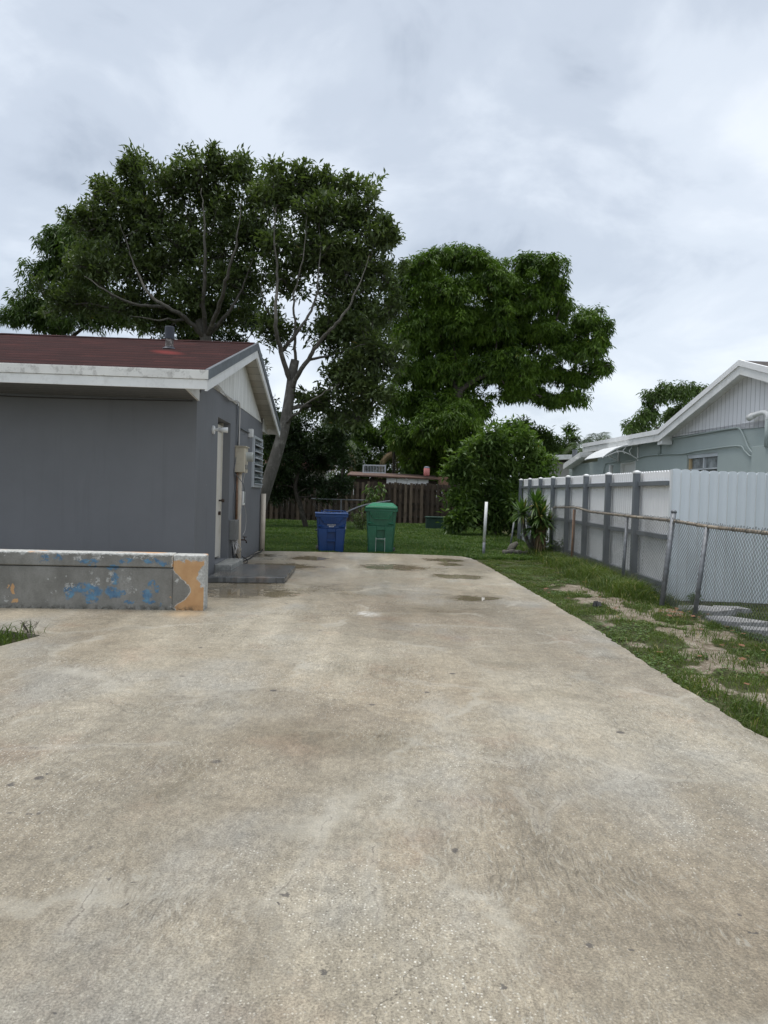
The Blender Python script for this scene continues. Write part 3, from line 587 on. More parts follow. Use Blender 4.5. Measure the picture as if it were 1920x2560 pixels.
# ------------------------------------------------------------------ grass
def blades(px, py, h, wd, lean=0.5, zf=gz, rv=None):
    n = len(px); pz = zf(px, py)-0.005
    a = rng.random(n)*2*np.pi; ld = rng.random(n)*2*np.pi; l = lean*h*(0.3+rng.random(n))
    wx, wy = np.cos(a)*wd*0.5, np.sin(a)*wd*0.5; lx, ly = np.cos(ld)*l, np.sin(ld)*l
    v = np.empty((n, 5, 3))
    v[:, 0] = np.stack([px-wx, py-wy, pz], 1); v[:, 1] = np.stack([px+wx, py+wy, pz], 1)
    v[:, 2] = np.stack([px-wx*0.8+lx*0.35, py-wy*0.8+ly*0.35, pz+h*0.6], 1); v[:, 3] = np.stack([px+wx*0.8+lx*0.35, py+wy*0.8+ly*0.35, pz+h*0.6], 1)
    v[:, 4] = np.stack([px+lx, py+ly, pz+h*(0.95-0.3*rng.random(n))], 1)
    t = np.array([[0, 1, 3], [0, 3, 2], [2, 3, 4]]); tr = (t[None]+(np.arange(n)*5)[:, None, None]).reshape(-1, 3)
    r = rng.random(n) if rv is None else rv
    return v.reshape(-1, 3), tr, np.repeat(r, 5)
def merge(parts):
    V, T, Rr = [], [], []; b = 0
    for v, t, r in parts: V.append(v); T.append(t+b); Rr.append(r); b += len(v)
    return np.concatenate(V), np.concatenate(T), np.concatenate(Rr)
def edge_x(y): return np.interp(y, [p[1] for p in redge[:-2]], [p[0] for p in redge[:-2]])
# verge between driveway and fences
n = 250000; x = 2.1+rng.random(n)*3.4; y = 1.2+(rng.random(n)**1.15)*17.0
bb = bare(x, y); tuft = fbm(x, y, 3.2)
keep = (x > edge_x(y)+0.02+0.02*rng.random(n)) & (rng.random(n) < np.clip(1.15-2.0*bb, 0.04, 1)) & ((x < 4.15) | (y < 10.3)) & (rng.random(n) < np.clip((tuft-0.30)*4.5, 0.12, 1))
x, y, bb, tuft = x[keep], y[keep], bb[keep], tuft[keep]
h = (0.018+0.034*rng.random(len(x)))*np.clip(0.6+(tuft-0.45)*3.0, 0.4, 1.6); h *= np.where((x > 3.55) & (x < 4.2), 1.7, 1.0)
parts = [blades(x, y, h, 0.0045+0.003*rng.random(len(x)), 0.9)]
for cx_, cy_, k_, hh, sp in [(2.45, 4.6, 260, .20, .10), (2.35, 5.3, 220, .20, .10), (2.5, 6.3, 200, .17, .12), (2.32, 7.0, 180, .16, .10), (2.38, 4.1, 260, .2, .12), (2.7, 8.0, 160, .15, .12), (3.3, 7.2, 160, .16, .14), (3.0, 6.0, 180, .16, .15), (3.5, 5.8, 300, .18, .25), (2.35, 8.9, 160, .14, .1), (2.6, 3.7, 300, .2, .15), (3.4, 8.5, 200, .2, .2), (2.3, 9.9, 120, .13, .1), (2.9, 4.9, 260, .17, .15), (3.2, 4.4, 300, .18, .22)]:
    tx = cx_+rng.normal(0, sp, k_); ty = cy_+rng.normal(0, sp*1.4, k_); ok = tx > edge_x(ty)-0.01
    parts.append(blades(tx[ok], ty[ok], 0.62*hh*(0.5+0.6*rng.random(ok.sum())), 0.007, 0.9))
# rank weeds along the fence foot
n = 26000; y = 9.2+rng.random(n)*8.3; x = 3.88+rng.normal(0, 0.20, n); hmax = 0.32*np.clip(fbm(x*2, y, 1.5)*1.6, 0.2, 1)*np.clip((y-9.0)/1.2, 0.25, 1)
x = x-0.15*(y < 13); ok = x < 4.17; x, y, hmax = x[ok], y[ok], hmax[ok]
parts.append(blades(x, y, hmax*(0.35+0.65*rng.random(len(x))), 0.010, 0.8))
v, t, r = merge(parts); vg = npmesh('verge_grass', v, t, M['grass'], rnd=r)
tag(vg, 'patchy grass and weeds between the driveway edge and the chain-link fence', 'grass', kind='stuff')
# lawn behind
def lawn_ok(x, y): return ((y > 15.80) | (x > edge_x(np.minimum(y, 15.5))+0.05)) & ~((x < -2.72) & (y < 15.9))
n = 230000; y = 15.5+(rng.random(n)**1.4)*16.3; x = -6+rng.random(n)*10.6*(0.75+0.25*(y-15)/17); x = np.where(rng.random(n) < 0.5, x, -4.5+rng.random(n)*9.2)
keep = lawn_ok(x, y) & (x < 4.4+0.0*y); x, y = x[keep], y[keep]
tuft = fbm(x, y, 0.9)
v, t, r = blades(x, y, (0.05+0.06*rng.random(len(x)))*np.clip(0.7+(tuft-0.4)*2, 0.5, 1.6), 0.012+0.010*rng.random(len(x)), 0.7)
lg = npmesh('back_lawn', v, t, M['grassd'], rnd=r); tag(lg, 'green lawn behind the concrete driveway and around the two bins', 'grass', kind='stuff')
# little bed cut in the slab at the left
n = 9000; x = -5.2+rng.random(n)*2.3; y = 4.6+rng.random(n)*1.65
ex = -2.93-(6.09-y)*0.25; ok = (x < ex-0.03) & (y < 6.22+(x+3)*0.05) & (rng.random(n) < np.clip((ex-x)*2.5, 0.15, 1)); x, y = x[ok], y[ok]
v, t, r = blades(x, y, 0.06+0.16*rng.random(len(x))**2+0.03, 0.007+0.003*rng.random(len(x)), 0.9)
bg_ = npmesh('bed_grass', v, t, M['grass'], rnd=r*0.8); tag(bg_, 'scruffy grass in the triangular bed cut into the slab at left', 'grass', kind='stuff')
# clover-like low ground cover in the verge
def lowleaf(x, y, s, zf=gz):
    n = len(x); a = rng.random(n)*2*np.pi; z = zf(x, y)+0.012+0.02*rng.random(n)
    d1 = np.stack([np.cos(a), np.sin(a), 0.35*(rng.random(n)-0.3)], 1)*s[:, None]; d2 = np.stack([-np.sin(a), np.cos(a), 0.2*(rng.random(n)-0.5)], 1)*s[:, None]*0.5
    c = np.stack([x, y, z], 1); v = np.stack([c, c+d1*0.5+d2, c+d1, c+d1*0.5-d2], 1).reshape(-1, 3)
    t = (np.array([[0, 1, 2], [0, 2, 3]])[None]+(np.arange(n)*4)[:, None, None]).reshape(-1, 3); return v, t, np.repeat(rng.random(n), 4)
n = 26000; x = 2.2+rng.random(n)*2.0; y = 3.4+rng.random(n)*11; ok = (rng.random(n) < np.clip((fbm(x+5, y, 2.2)-0.50)*6, 0, 1)) & (bare(x, y) < 0.6) & (x > edge_x(y)+0.04); x, y = x[ok], y[ok]
v, t, r = lowleaf(x, y, 0.015+0.02*rng.random(len(x))); cl = npmesh('ground_cover', v, t, M['bush'], rnd=r*0.9)
tag(cl, 'low creeping weeds spread through the verge beside the driveway', 'ground cover', kind='stuff')
# fallen leaves and twigs
lx = np.concatenate([rng.uniform(2.3, 4.0, 60), rng.normal(3.55, .14, 34), rng.normal(3.4, .2, 16)]); ly = np.concatenate([rng.uniform(3.8, 12, 60), rng.normal(8.55, .25, 34), rng.normal(6.4, .4, 16)])
lz = lambda a, b: gz(a, b)+0.02
v, t, r = lowleaf(lx, ly, 0.03+0.05*rng.random(len(lx)), lz); lt = npmesh('fallen_leaves', v, t, M['litter'], rnd=r); tag(lt, 'scattered dry red-brown leaves lying on the verge', 'leaf litter', kind='stuff')

# ------------------------------------------------------------------ grey house (left)
HX, HY = -2.511, 9.41; HA = R(2.0)
HR = root('grey_house', (HX, HY, 0), 'grey single-storey house with a dark red shingle roof at left', 'house', rz=HA)
# local frame: x outwards (+x towards driveway), y back along gable wall, z up.  wall length 6.30
WL = 6.30; OV = -0.77; ORK = 0.30; RZ = lambda y: 2.75+0.292*(y-OV) if y <= 3.20 else 2.75+0.292*(3.20-OV)-0.292*(y-3.20)
REAR = 6.95
wl = MB()
wl.prism([(0, 0, 0), (-12, 0, 0), (-12, 0, 2.5), (0, 0, 2.5)], (0, 0.2, 0))                # front wall
d0, d1_, dz0, dz1 = 1.40, 2.45, 0.17, 2.41                                                   # door opening
for (a, b, z0, z1) in [(0.2, d0, 0, 2.80), (d0, d1_, 0, dz0), (d0, d1_, dz1, 2.80), (d1_, 4.86, 0, 2.80), (4.86, 6.10, 0, 1.38), (4.86, 6.10, 2.42, 2.80), (6.10, WL, 0, 2.80)]:
    wl.box(-0.2, 0, a, b, z0, z1)
wl.box(-0.2, 0, 0.0, 0.2, 2.5, 2.60)
wl.box(-12, -0.2, WL-0.2, WL, 0, 2.7)
wl.build('wall', M['greywall'], HR)
MB().box(-0.35, -0.2, d0-0.1, d1_+0.1, 0.1, 2.5).build('door_reveal', M['greywall'], HR)
gb = MB(); zc_ = lambda y: RZ(y)-0.17
ya = -0.0+0.0; gb.prism([(0.012, 0.55, 2.79), (0.012, WL-0.25, 2.79), (0.012, 3.2, zc_(3.2)+0.02)], (-0.04, 0, 0))
gb.prism([(0.012, 0.0, 2.60), (0.012, 0.0, zc_(0)), (0.012, 0.56, zc_(0.56)), (0.012, 0.56, 2.79), (0.012, 0.3, 2.70)], (-0.04, 0, 0))
gb.build('gable_panel', M['gable'], HR)
# roof sheets in their own frame so the shingle rows follow the slope
def slope(name, y0, z0, y1, z1, x0, x1, thick, m, parent):
    L_ = math.hypot(y1-y0, z1-z0); o = MB().box(x0, x1, 0, L_, -thick, 0).build(name, m, parent)
    o.location = (0, y0, z0); o.rotation_euler = (math.atan2(z1-z0, y1-y0), 0, 0); return o
rf = slope('roof', OV, RZ(OV), 3.2, RZ(3.2), -12, ORK-0.03, 0.03, M['shingle'], HR)
o = MB(); L2 = math.hypot(REAR-3.2, RZ(3.2)-RZ(REAR)); o.box(-12, ORK-0.03, 0, L2, -0.03, 0); o = o.build('rear_roof', M['shingle'], HR)
o.location = (0, 3.2, RZ(3.2)); o.rotation_euler = (-math.atan(0.292), 0, 0)
# ragged ridge caps
rc = MB()
for i in range(60):
    x1 = ORK-0.05-i*0.2; zr = RZ(3.2)+0.004+random.random()*0.006
    rc.prism([(x1, 3.06, zr-0.036), (x1, 3.2, zr+0.012), (x1, 3.34, zr-0.036), (x1, 3.2, zr-0.002)], (-0.205, 0, 0))
rc.build('ridge_cap', M['shingle'], rf).parent = HR
# deck under the shingles
dk = MB(); y_ = [OV+0.02, 3.2, REAR-0.02]
dk.prism([(ORK-0.04, OV+0.02, RZ(OV)-0.035), (ORK-0.04, 3.2, RZ(3.2)-0.035), (ORK-0.04, REAR-0.02, RZ(REAR)-0.035), (ORK-0.04, REAR-0.02, RZ(REAR)-0.085), (ORK-0.04, 3.2, RZ(3.2)-0.085), (ORK-0.04, OV+0.02, RZ(OV)-0.085)], (-11.9, 0, 0))
dk.build('rake_soffit', M['soffitb'], HR)
# front fascia in two tiers + box soffit
f1 = MB().box(-12, ORK+0.012, OV-0.035, OV-0.004, RZ(OV)-0.115, RZ(OV)-0.004); f1.build('upper_fascia', M['fascia'], HR, bevel=0.004)
f2 = MB().box(-12, ORK-0.005, OV-0.022, OV+0.0, RZ(OV)-0.235, RZ(OV)-0.118); f2.build('lower_fascia', M['white'], HR, bevel=0.003)
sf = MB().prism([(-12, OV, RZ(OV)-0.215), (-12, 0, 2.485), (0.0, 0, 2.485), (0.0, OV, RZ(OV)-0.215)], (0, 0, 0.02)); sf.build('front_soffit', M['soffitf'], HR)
MB().prism([(0.0, OV+0.001, RZ(OV)-0.21), (0.0, 0.0, 2.47), (0.0, 0.0, 2.74), (0.0, OV+0.001, 2.64)], (0.03, 0, 0)).build('soffit_return', M['white'], HR)
# rakes: white board with grey drip flashing above, near and far slope
def rake(name, x0, x1, za, zb, m, ya=OV-0.03, yb=REAR+0.03, lab=None):
    b = MB()
    for (p, q) in ((ya, 3.2), (3.2, yb)):
        zp = RZ(p); zq = RZ(q)
        b.hexa([(x0, p, zp-za), (x1, p, zp-za), (x1, q, zq-za), (x0, q, zq-za), (x0, p, zp-zb), (x1, p, zp-zb), (x1, q, zq-zb), (x0, q, zq-zb)])
    return b.build(name, m, HR)
rake('rake_board', ORK-0.03, ORK, 0.25, 0.105, M['white'], ya=OV-0.02); rake('rake_flashing', ORK-0.028, ORK+0.018, 0.112, -0.012, M['metalflash'])
MB().box(-12, ORK+0.01, REAR, REAR+0.03, RZ(REAR)-0.2, RZ(REAR)).build('rear_fascia', M['white'], HR)
MB().prism([(-12, WL, 2.62), (-12, REAR, 2.62), (-0.0, REAR, 2.62), (0.0, WL, 2.62)], (0, 0, 0.02)).build('rear_soffit', M['soffitb'], HR)
MB().prism([(0.0, WL-0.02, 2.62), (0.0, REAR, 2.62), (0, REAR, RZ(REAR)-0.09), (0.0, WL-0.02, RZ(WL)-0.09)], (0.02, 0, 0)).build('rear_return', M['white'], HR)
# door
dr = MB().box(-0.18, -0.135, d0+0.03, d1_-0.03, dz0+0.035, dz1-0.16).build('door', M['door'], HR, bevel=0.003)
fr = MB(); fr.box(-0.19, -0.12, d0, d0+0.03, dz0, dz1); fr.box(-0.19, -0.12, d1_-0.03, d1_, dz0, dz1); fr.box(-0.19, -0.125, d0+0.03, d1_-0.03, dz1-0.155, dz1-0.05); fr.build('door_frame', M['door'], dr)
KY = d1_-0.16; kb = MB().tube([(-0.135, KY, 1.13), (-0.09, KY, 1.13)], 0.014, 10); kb.tube([(-0.095, KY, 1.13), (-0.075, KY, 1.13), (-0.045, KY, 1.13)], [0.02, 0.033, 0.024], 12)
kb.build('knob', M['brass'], dr, smooth=True); MB().tube([(-0.136, KY, 0.92), (-0.10, KY, 0.92)], 0.032, 12).build('deadbolt', M['brass'], dr)
MB().box(0.0, 0.26, d0-0.02, d1_+0.03, 0.0, 0.165).build('door_step', M['step'], HR, bevel=0.012)
# wall light
lm = MB().tube([(0.0, 1.02, 2.18), (0.03, 1.02, 2.18)], 0.062, 14).build('wall_lamp', M['whitepl'], HR, bevel=0.004)
a_ = MB(); a_.tube([(0.03, 1.02, 2.18), (0.09, 1.02, 2.19), (0.11, 1.02, 2.17)], 0.022, 10); a_.tube([(0.09, 1.02, 2.185), (0.22, 1.04, 2.185)], [0.030, 0.042], 12); a_.build('lamp_arm', M['whitepl'], lm, smooth=True)
# louvre window
wy0, wy1, wz0, wz1 = 4.86, 6.10, 1.38, 2.42
wf = MB(); wf.box(-0.02, 0.045, wy0, wy0+0.07, wz0, wz1); wf.box(-0.02, 0.045, wy1-0.07, wy1, wz0, wz1); wf.box(-0.02, 0.045, wy0+0.07, wy1-0.07, wz0, wz0+0.05); wf.box(-0.02, 0.045, wy0+0.07, wy1-0.07, wz1-0.05, wz1)
wn = wf.build('louver_window', M['alum'], HR, bevel=0.003)
nl = 7
for i in range(nl):
    z = wz0+0.07+(wz1-wz0-0.12)*(i+0.5)/nl
    lv = MB(); hh = 0.062; lv.hexa([(-0.01, wy0+0.075, z+hh-0.008), (-0.01, wy1-0.075, z+hh-0.008), (0.06, wy1-0.075, z-hh), (0.06, wy0+0.075, z-hh), (-0.005, wy0+0.075, z+hh), (-0.005, wy1-0.075, z+hh), (0.066, wy1-0.075, z-hh+0.008), (0.066, wy0+0.075, z-hh+0.008)])
    lv.build('louver', M['glass'], wn)
    fb = MB(); fb.box(0.052, 0.075, wy0+0.07, wy1-0.07, z-hh-0.016, z-hh+0.006); fb.build('louver_bar', M['alum'], wn)
MB().box(-0.19, -0.15, wy0, wy1, wz0, wz1).build('window_back', M['glass'], wn)
# meter, conduits, boxes, cables
mt = MB().box(0.0, 0.17, 2.92, 3.28, 1.62, 2.06).build('meter_box', M['beigepl'], HR, bevel=0.01)
MB().box(0.0, 0.19, 2.90, 3.30, 2.062, 2.078).build('box_lid', M['beigepl'], mt)
MB().tube([(0.17, 3.12, 1.90), (0.27, 3.12, 1.90), (0.29, 3.12, 1.90)], [0.085, 0.085, 0.075], 20).build('meter_dial', mat('meter_glass', (0.42, 0.44, 0.42), 0.15), mt)
MB().box(0.17, 0.19, 2.99, 3.2, 1.68, 1.76).build('meter_latch', M['greybox'], mt)
MB().tube([(0.06, 3.08, 1.62), (0.06, 3.10, 0.8), (0.07, 3.12, 0.0)], 0.045, 14).build('service_conduit', M['pipe'], HR, smooth=True)
MB().tube([(0.04, 2.97, 1.62), (0.04, 2.99, 0.75)], 0.02, 10).build('small_conduit', M['rust'], HR, smooth=True)
MB().tube([(0.05, 3.28, 0.95), (0.05, 3.28, 0.05)], 0.02, 10).build('water_pipe', M['pipe'], HR, smooth=True)
jb = MB().box(0.02, 0.10, 3.30, 3.52, 1.04, 1.29).build('phone_box', M['whitepl'], HR, bevel=0.012)
sb = MB().box(0.0, 0.11, 2.52, 2.86, 0.46, 0.80).build('cable_box', M['greybox'], HR, bevel=0.008)
MB().box(0.11, 0.118, 2.55, 2.68, 0.50, 0.76).build('box_door', M['greybox'], sb)
fc = MB().tube([(0.05, 3.3, 0.42), (0.13, 3.36, 0.42), (0.16, 3.38, 0.40)], 0.013, 8); fc.tube([(0.13, 3.36, 0.42), (0.13, 3.36, 0.47)], 0.008, 8); fc.tube([(0.10, 3.36, 0.47), (0.17, 3.36, 0.47)], 0.008, 8); fc.tube([(0.16, 3.38, 0.40), (0.165, 3.385, 0.36)], 0.012, 8)
fc.build('faucet', M['brass'], HR, smooth=True)
cb = MB()
cb.tube(smoothpath([(0.03, 2.90, 2.80), (0.02, 2.90, 2.3), (0.02, 2.93, 1.9), (0.015, 2.80, 1.62), (0.02, 2.98, 1.45), (0.02, 2.80, 1.2), (0.02, 2.78, 0.95), (0.02, 2.86, 0.78)]), 0.007, 6)
cb.tube(smoothpath([(0.03, 2.92, 2.80), (0.03, 3.02, 2.3), (0.03, 3.02, 2.06)]), 0.006, 6)
cb.tube(smoothpath([(0.02, 2.82, 1.6), (0.14, 3.05, 1.4), (0.12, 3.32, 1.12), (0.06, 3.5, 1.06)]), 0.006, 6)
cb.build('dark_cable', M['cablg'], HR, smooth=True)
cw = MB()
for j in range(3):
    cw.tube(smoothpath([(0.045, 0.5+0.1*j, 2.84-0.01*j), (0.05, 1.2, 2.80+0.02*j), (0.055, 2.0, 2.79-0.02*j), (0.05, 2.7, 2.80+0.015*j), (0.05, 2.98, 2.82-0.02*j), (0.05, 3.0+0.02*j, 2.6), (0.045, 3.02+0.02*j, 2.06)]), 0.008, 6)
cw.tube(smoothpath([(0.10, 3.42, 1.06), (0.10, 3.66, 0.85), (0.10, 3.62, 0.6), (0.09, 3.42, 0.50)]), 0.004, 6)
cw.tube(smoothpath([(0.18, 2.98, 1.95), (0.19, 3.0, 1.7), (0.13, 3.05, 1.45), (0.11, 3.06, 1.0), (0.1, 2.9, 0.8)]), 0.005, 6)
for j in range(4):
    cw.tube(smoothpath([(0.06, 2.56+0.06*j, 0.46), (0.10+0.03*j, 2.50+0.06*j, 0.30), (0.09, 2.62+0.05*j, 0.22), (0.08, 2.80+0.04*j, 0.34), (0.08, 2.90, 0.5)]), 0.007, 6)
cw.build('loose_cable', M['cablw'], HR, smooth=True)
cg = MB(); cg.tube(smoothpath([(0.02, 3.02, 2.06), (0.02, 3.16, 2.2), (0.02, 3.22, 2.41), (0.02, 3.45, 2.42), (0.02, 4.3, 2.42)]), 0.014, 8); cg.tube([(0.02, 4.4, 2.42), (0.02, 6.25, 2.41)], 0.012, 8)
cg.build('wall_conduit', M['cablg'], HR, smooth=True)
MB().box(0.0, 0.09, 4.30, 4.42, 2.34, 2.50).build('outlet_box', M['whitepl'], HR, bevel=0.01)
ck = MB(); ck.tube(smoothpath([(0.05, 2.6, 0.35), (0.06, 2.72, 0.1), (0.10, 2.95, 0.02), (0.14, 3.1, 0.03), (0.10, 3.5, 0.02), (0.13, 4.2, 0.02), (0.08, 5.0, 0.02), (0.12, 5.6, 0.02), (0.09, 6.1, 0.03)]), 0.012, 6)
ck.tube(smoothpath([(0.06, 2.7, 0.45), (0.09, 2.8, 0.2), (0.16, 3.05, 0.02), (0.20, 3.3, 0.02), (0.15, 3.5, 0.06), (0.11, 3.3, 0.12)]), 0.009, 6)
ck.build('ground_cable', M['cabl'], HR, smooth=True)
# sagging wire under the front soffit
MB().tube(smoothpath([(-12, -0.06, 2.46), (-6, -0.10, 2.43), (-3.6, -0.06, 2.455), (-2.0, -0.05, 2.44), (-0.05, -0.04, 2.46)]), 0.006, 6).build('soffit_wire', M['cabl'], HR)
# roof vents
vx, vy = -0.86, 1.78
vp = MB().tube([(vx, vy, RZ(vy)-0.05), (vx, vy, RZ(vy)+0.2)], 0.062, 16).build('vent_pipe', M['ventd'], HR, smooth=False)
MB().tube([(vx, vy, RZ(vy)+0.14), (vx, vy, RZ(vy)+0.32), (vx, vy, RZ(vy)+0.335)], [0.074, 0.074, 0.068], 18).build('vent_cap', M['ventb'], vp)
MB().tube([(vx, vy, RZ(vy)-0.02), (vx, vy, RZ(vy)+0.02)], [0.12, 0.066], 16).build('vent_flashing', M['ventb'], vp)
qx, qy = -3.45, 4.2
vb = MB().tube([(qx, qy, RZ(qy)-0.03), (qx, qy, RZ(qy)+0.40)], 0.12, 16).build('roof_vent', M['alum'], HR)
MB().tube([(qx, qy, RZ(qy)+0.40), (qx, qy, RZ(qy)+0.43), (qx, qy, RZ(qy)+0.47)], [0.24, 0.23, 0.12], 18).build('vent_hood', M['rust'], vb)

# ------------------------------------------------------------------ low wall with peeling paint
LR = root('low_wall', (-1.90, 7.62, 0), 'low masonry wall with peeling blue, white and orange paint in front of grey house', 'wall', rz=R(6.0))
b = MB(); b.box(-7, -0.338, 0.0, 0.2, -0.02, 0.448); b.box(-0.34, 0.0, -0.014, 0.214, -0.02, 0.595)
b.build('wall_body', M['peel'], LR, bevel=0.014, seg=3)
b = MB(); b.box(-7, -0.342, -0.016, 0.216, 0.455, 0.60); b.build('coping', M['peel'], LR, bevel=0.014, seg=3)
# ------------------------------------------------------------------ dark slab by the door
b = MB()
c_ = [G(518, 1457), G(712, 1459), G(738, 1427), (-2.50, 11.75, 0)]
n_ = []; 
for i in range(4):
    p, q = Vector(c_[i]), Vector(c_[(i+1) % 4]); k_ = int((q-p).length/0.05)
    for j in range(k_):
        w_ = p.lerp(q, j/k_); n_.append((w_.x+random.uniform(-.008, .008), w_.y+random.uniform(-.012, .012), 0.002))
L0 = Vector((c_[0].x, c_[0].y, 0)); b = MB(L0); b.prism(n_, (0, 0, 0.085))
o = b.build('doormat_slab', M['slab'], bevel=0.01); o.location = L0; tag(o, 'dark wet concrete slab lying below the side door step', 'slab')
# ------------------------------------------------------------------ pipes
b = MB(); b.tube([(0, 0, -0.15), (0.005, 0, 0.3)], 0.034, 14); o = root('marker_pipe', (2.395, 16.86, -0.05), 'white upright pipe standing alone in the lawn by the driveway corner', 'pipe')
b.build('pipe_base', M['galv'], o, smooth=True); MB().tube([(0.005, 0, 0.3), (0.03, 0, 1.26)], 0.035, 14).build('pipe_sleeve', M['whitepl'], o, smooth=True)
b = MB(); b.tube([(0, 0, -0.1), (0, 0, 1.25)], 0.055, 16); o = b.build('corner_pipe', M['pipe'], smooth=True); o.location = (-2.66, 15.62, 0); tag(o, 'aged cream vertical pipe at the far corner of grey house', 'pipe')

# ------------------------------------------------------------------ wheelie bins
def bin_(name, label, loc, rz, Wt, Wb, H_, m, mlid, lidkind, D=0.66):
    r_ = root(name, loc, label, 'trash bin', 'wheelie bins at the end of the driveway', rz)
    hb = H_-0.13; Db = D*0.80
    def X_(z): return (Wb+(Wt-Wb)*z/hb)/2*0.93
    def Y_(z): return -(Db+(D-Db)*z/hb)/2
    b = MB(); b.hexa([(-X_(0), Y_(0), 0), (X_(0), Y_(0), 0), (X_(0), -Y_(0), 0), (-X_(0), -Y_(0), 0), (-X_(hb), Y_(hb), hb), (X_(hb), Y_(hb), hb), (X_(hb), -Y_(hb), hb), (-X_(hb), -Y_(hb), hb)])
    # raised front shells left, right and above the lifting recess
    def shell(xa, xb, z0, z1, t=0.055, f=1.0, fa=None, fb=None):
        fa = fa or (lambda z: xa); fb = fb or (lambda z: xb)
        b.hexa([(fa(z0), Y_(z0)-t, z0), (fb(z0), Y_(z0)-t, z0), (fb(z0), Y_(z0)+0.01, z0), (fa(z0), Y_(z0)+0.01, z0), (fa(z1), Y_(z1)-t, z1), (fb(z1), Y_(z1)-t, z1), (fb(z1), Y_(z1)+0.01, z1), (fa(z1), Y_(z1)+0.01, z1)])
    s_ = H_/1.10
    shell(0, 0, 0.0, 0.66*s_, fa=lambda z: -X_(z)*0.93, fb=lambda z: -0.095)
    shell(0, 0, 0.0, 0.66*s_, fa=lambda z: 0.095, fb=lambda z: X_(z)*0.93)
    shell(0, 0, 0.58*s_, 0.66*s_, fa=lambda z: -0.0949, fb=lambda z: 0.0949)
    shell(0, 0, 0.662*s_, hb-0.04, fa=lambda z: -X_(z)*0.80, fb=lambda z: X_(z)*0.80, t=0.026)
    shell(-0.0948, 0.0948, 0.365*s_, 0.41*s_, t=0.05)
    b.build('body', m, r_, bevel=0.009)
    # wedge lugs
    for s in (-1, 1):
        q = MB(); xo = s*X_(0.7)*0.90; xi = s*X_(0.7)*0.44; z = 0.70*s_
        q.add([(xo, Y_(z)-0.03, z+0.06), (xo, Y_(z)-0.07, z+0.02), (xo, Y_(z)-0.03, z-0.01), (xi, Y_(z)-0.027, z-0.01), (xi, Y_(z)-0.028, z+0.005), (xo, Y_(z), z+0.06)], [(0, 1, 4), (1, 2, 3, 4), (0, 4, 3, 5), (0, 5, 2, 1), (2, 5, 3)])
        q.build('lug', m, r_)
    # rim with trapezoid apron and ribs
    w2 = Wt/2; yf = -D/2-0.065; q = MB(); q.box(-w2, w2, yf, D/2+0.02, hb-0.045, hb+0.015)
    zt = hb-0.045; q.prism([(-w2*0.70, yf+0.004, zt), (w2*0.70, yf+0.004, zt), (w2*0.46, yf+0.02, zt-0.135*s_), (-w2*0.46, yf+0.02, zt-0.135*s_)], (0, 0.05, 0))
    rm = q.build('rim', m, r_, bevel=0.008)
    for i in range(7):
        xx = (-0.36+0.12*i)*w2; q = MB(); q.hexa([(xx-0.003, yf-0.008, zt-0.10*s_), (xx+0.003, yf-0.008, zt-0.10*s_), (xx+0.003, yf+0.03, zt-0.10*s_), (xx-0.003, yf+0.03, zt-0.10*s_), (xx-0.003, yf-0.008, zt), (xx+0.003, yf-0.008, zt), (xx+0.003, yf+0.03, zt), (xx-0.003, yf+0.03, zt)]); q.build('rib', mlid, rm)
    q = MB(); q.tube([(-w2*0.70, yf, zt), (-w2*0.46, yf+0.014, zt-0.137*s_), (w2*0.46, yf+0.014, zt-0.137*s_), (w2*0.70, yf, zt)], 0.007, 6); q.build('apron_edge', mlid, rm)
    # lid
    q = MB()
    if lidkind == 'dome':
        z0 = hb+0.015; q.box(-w2*0.97, w2*0.97, yf-0.02, D/2+0.04, z0+0.004, z0+0.05)
        q.hexa([(-w2*0.93, yf+0.005, z0+0.054), (w2*0.93, yf+0.005, z0+0.054), (w2*0.93, D/2+0.02, z0+0.054), (-w2*0.93, D/2+0.02, z0+0.054), (-w2*0.60, yf+0.16, z0+0.125), (w2*0.66, yf+0.16, z0+0.125), (w2*0.66, D/2-0.06, z0+0.135), (-w2*0.60, D/2-0.06, z0+0.135)])
        ld = q.build('lid', mlid, r_, bevel=0.012, seg=3)
    else:
        z0 = hb+0.017; q.box(-w2*1.02, w2*1.02, yf-0.015, D/2+0.04, z0, z0+0.028)
        ld = q.build('lid', m, r_, bevel=0.01, seg=3)
        hn = MB(); hn.tube([(-w2*0.45, D/2-0.02, z0+0.03), (-w2*0.45, D/2+0.02, z0+0.075), (w2*0.82, D/2+0.02, z0+0.065), (w2*0.82, D/2-0.02, z0+0.03)], 0.012, 8); hn.box(-w2*0.62, -w2*0.55, D/2-0.08, D/2, z0+0.03, z0+0.075); hn.box(w2*0.86, w2*0.94, D/2-0.08, D/2, z0+0.03, z0+0.075); hn.build('handle', m, ld)
        q2 = MB(); 
        for i in range(3): q2.box(-w2*0.5+i*0.2, -w2*0.5+i*0.2+0.17, -0.1, 0.2, z0+0.03, z0+0.042)
        q2.build('lid_panel', m, ld, bevel=0.006)
    # bar and wheels
    MB().tube([(-0.094, Y_(0.45)-0.02, 0.388*s_), (0.094, Y_(0.45)-0.02, 0.388*s_)], 0.011, 8).build('catch_bar', M['scuff'] if lidkind == 'dome' else m, r_)
    for s in (-1, 1):
        wh = MB().tube([(s*(Wb/2-0.03), D/2-0.04, 0.12), (s*(Wb/2+0.035), D/2-0.04, 0.12)], 0.125, 22).build('wheel', M['black'], r_, bevel=0.01)
        MB().tube([(s*(Wb/2+0.036), D/2-0.04, 0.12), (s*(Wb/2+0.04), D/2-0.04, 0.12)], 0.05, 14).build('hub', M['greybox'], wh)
    return r_
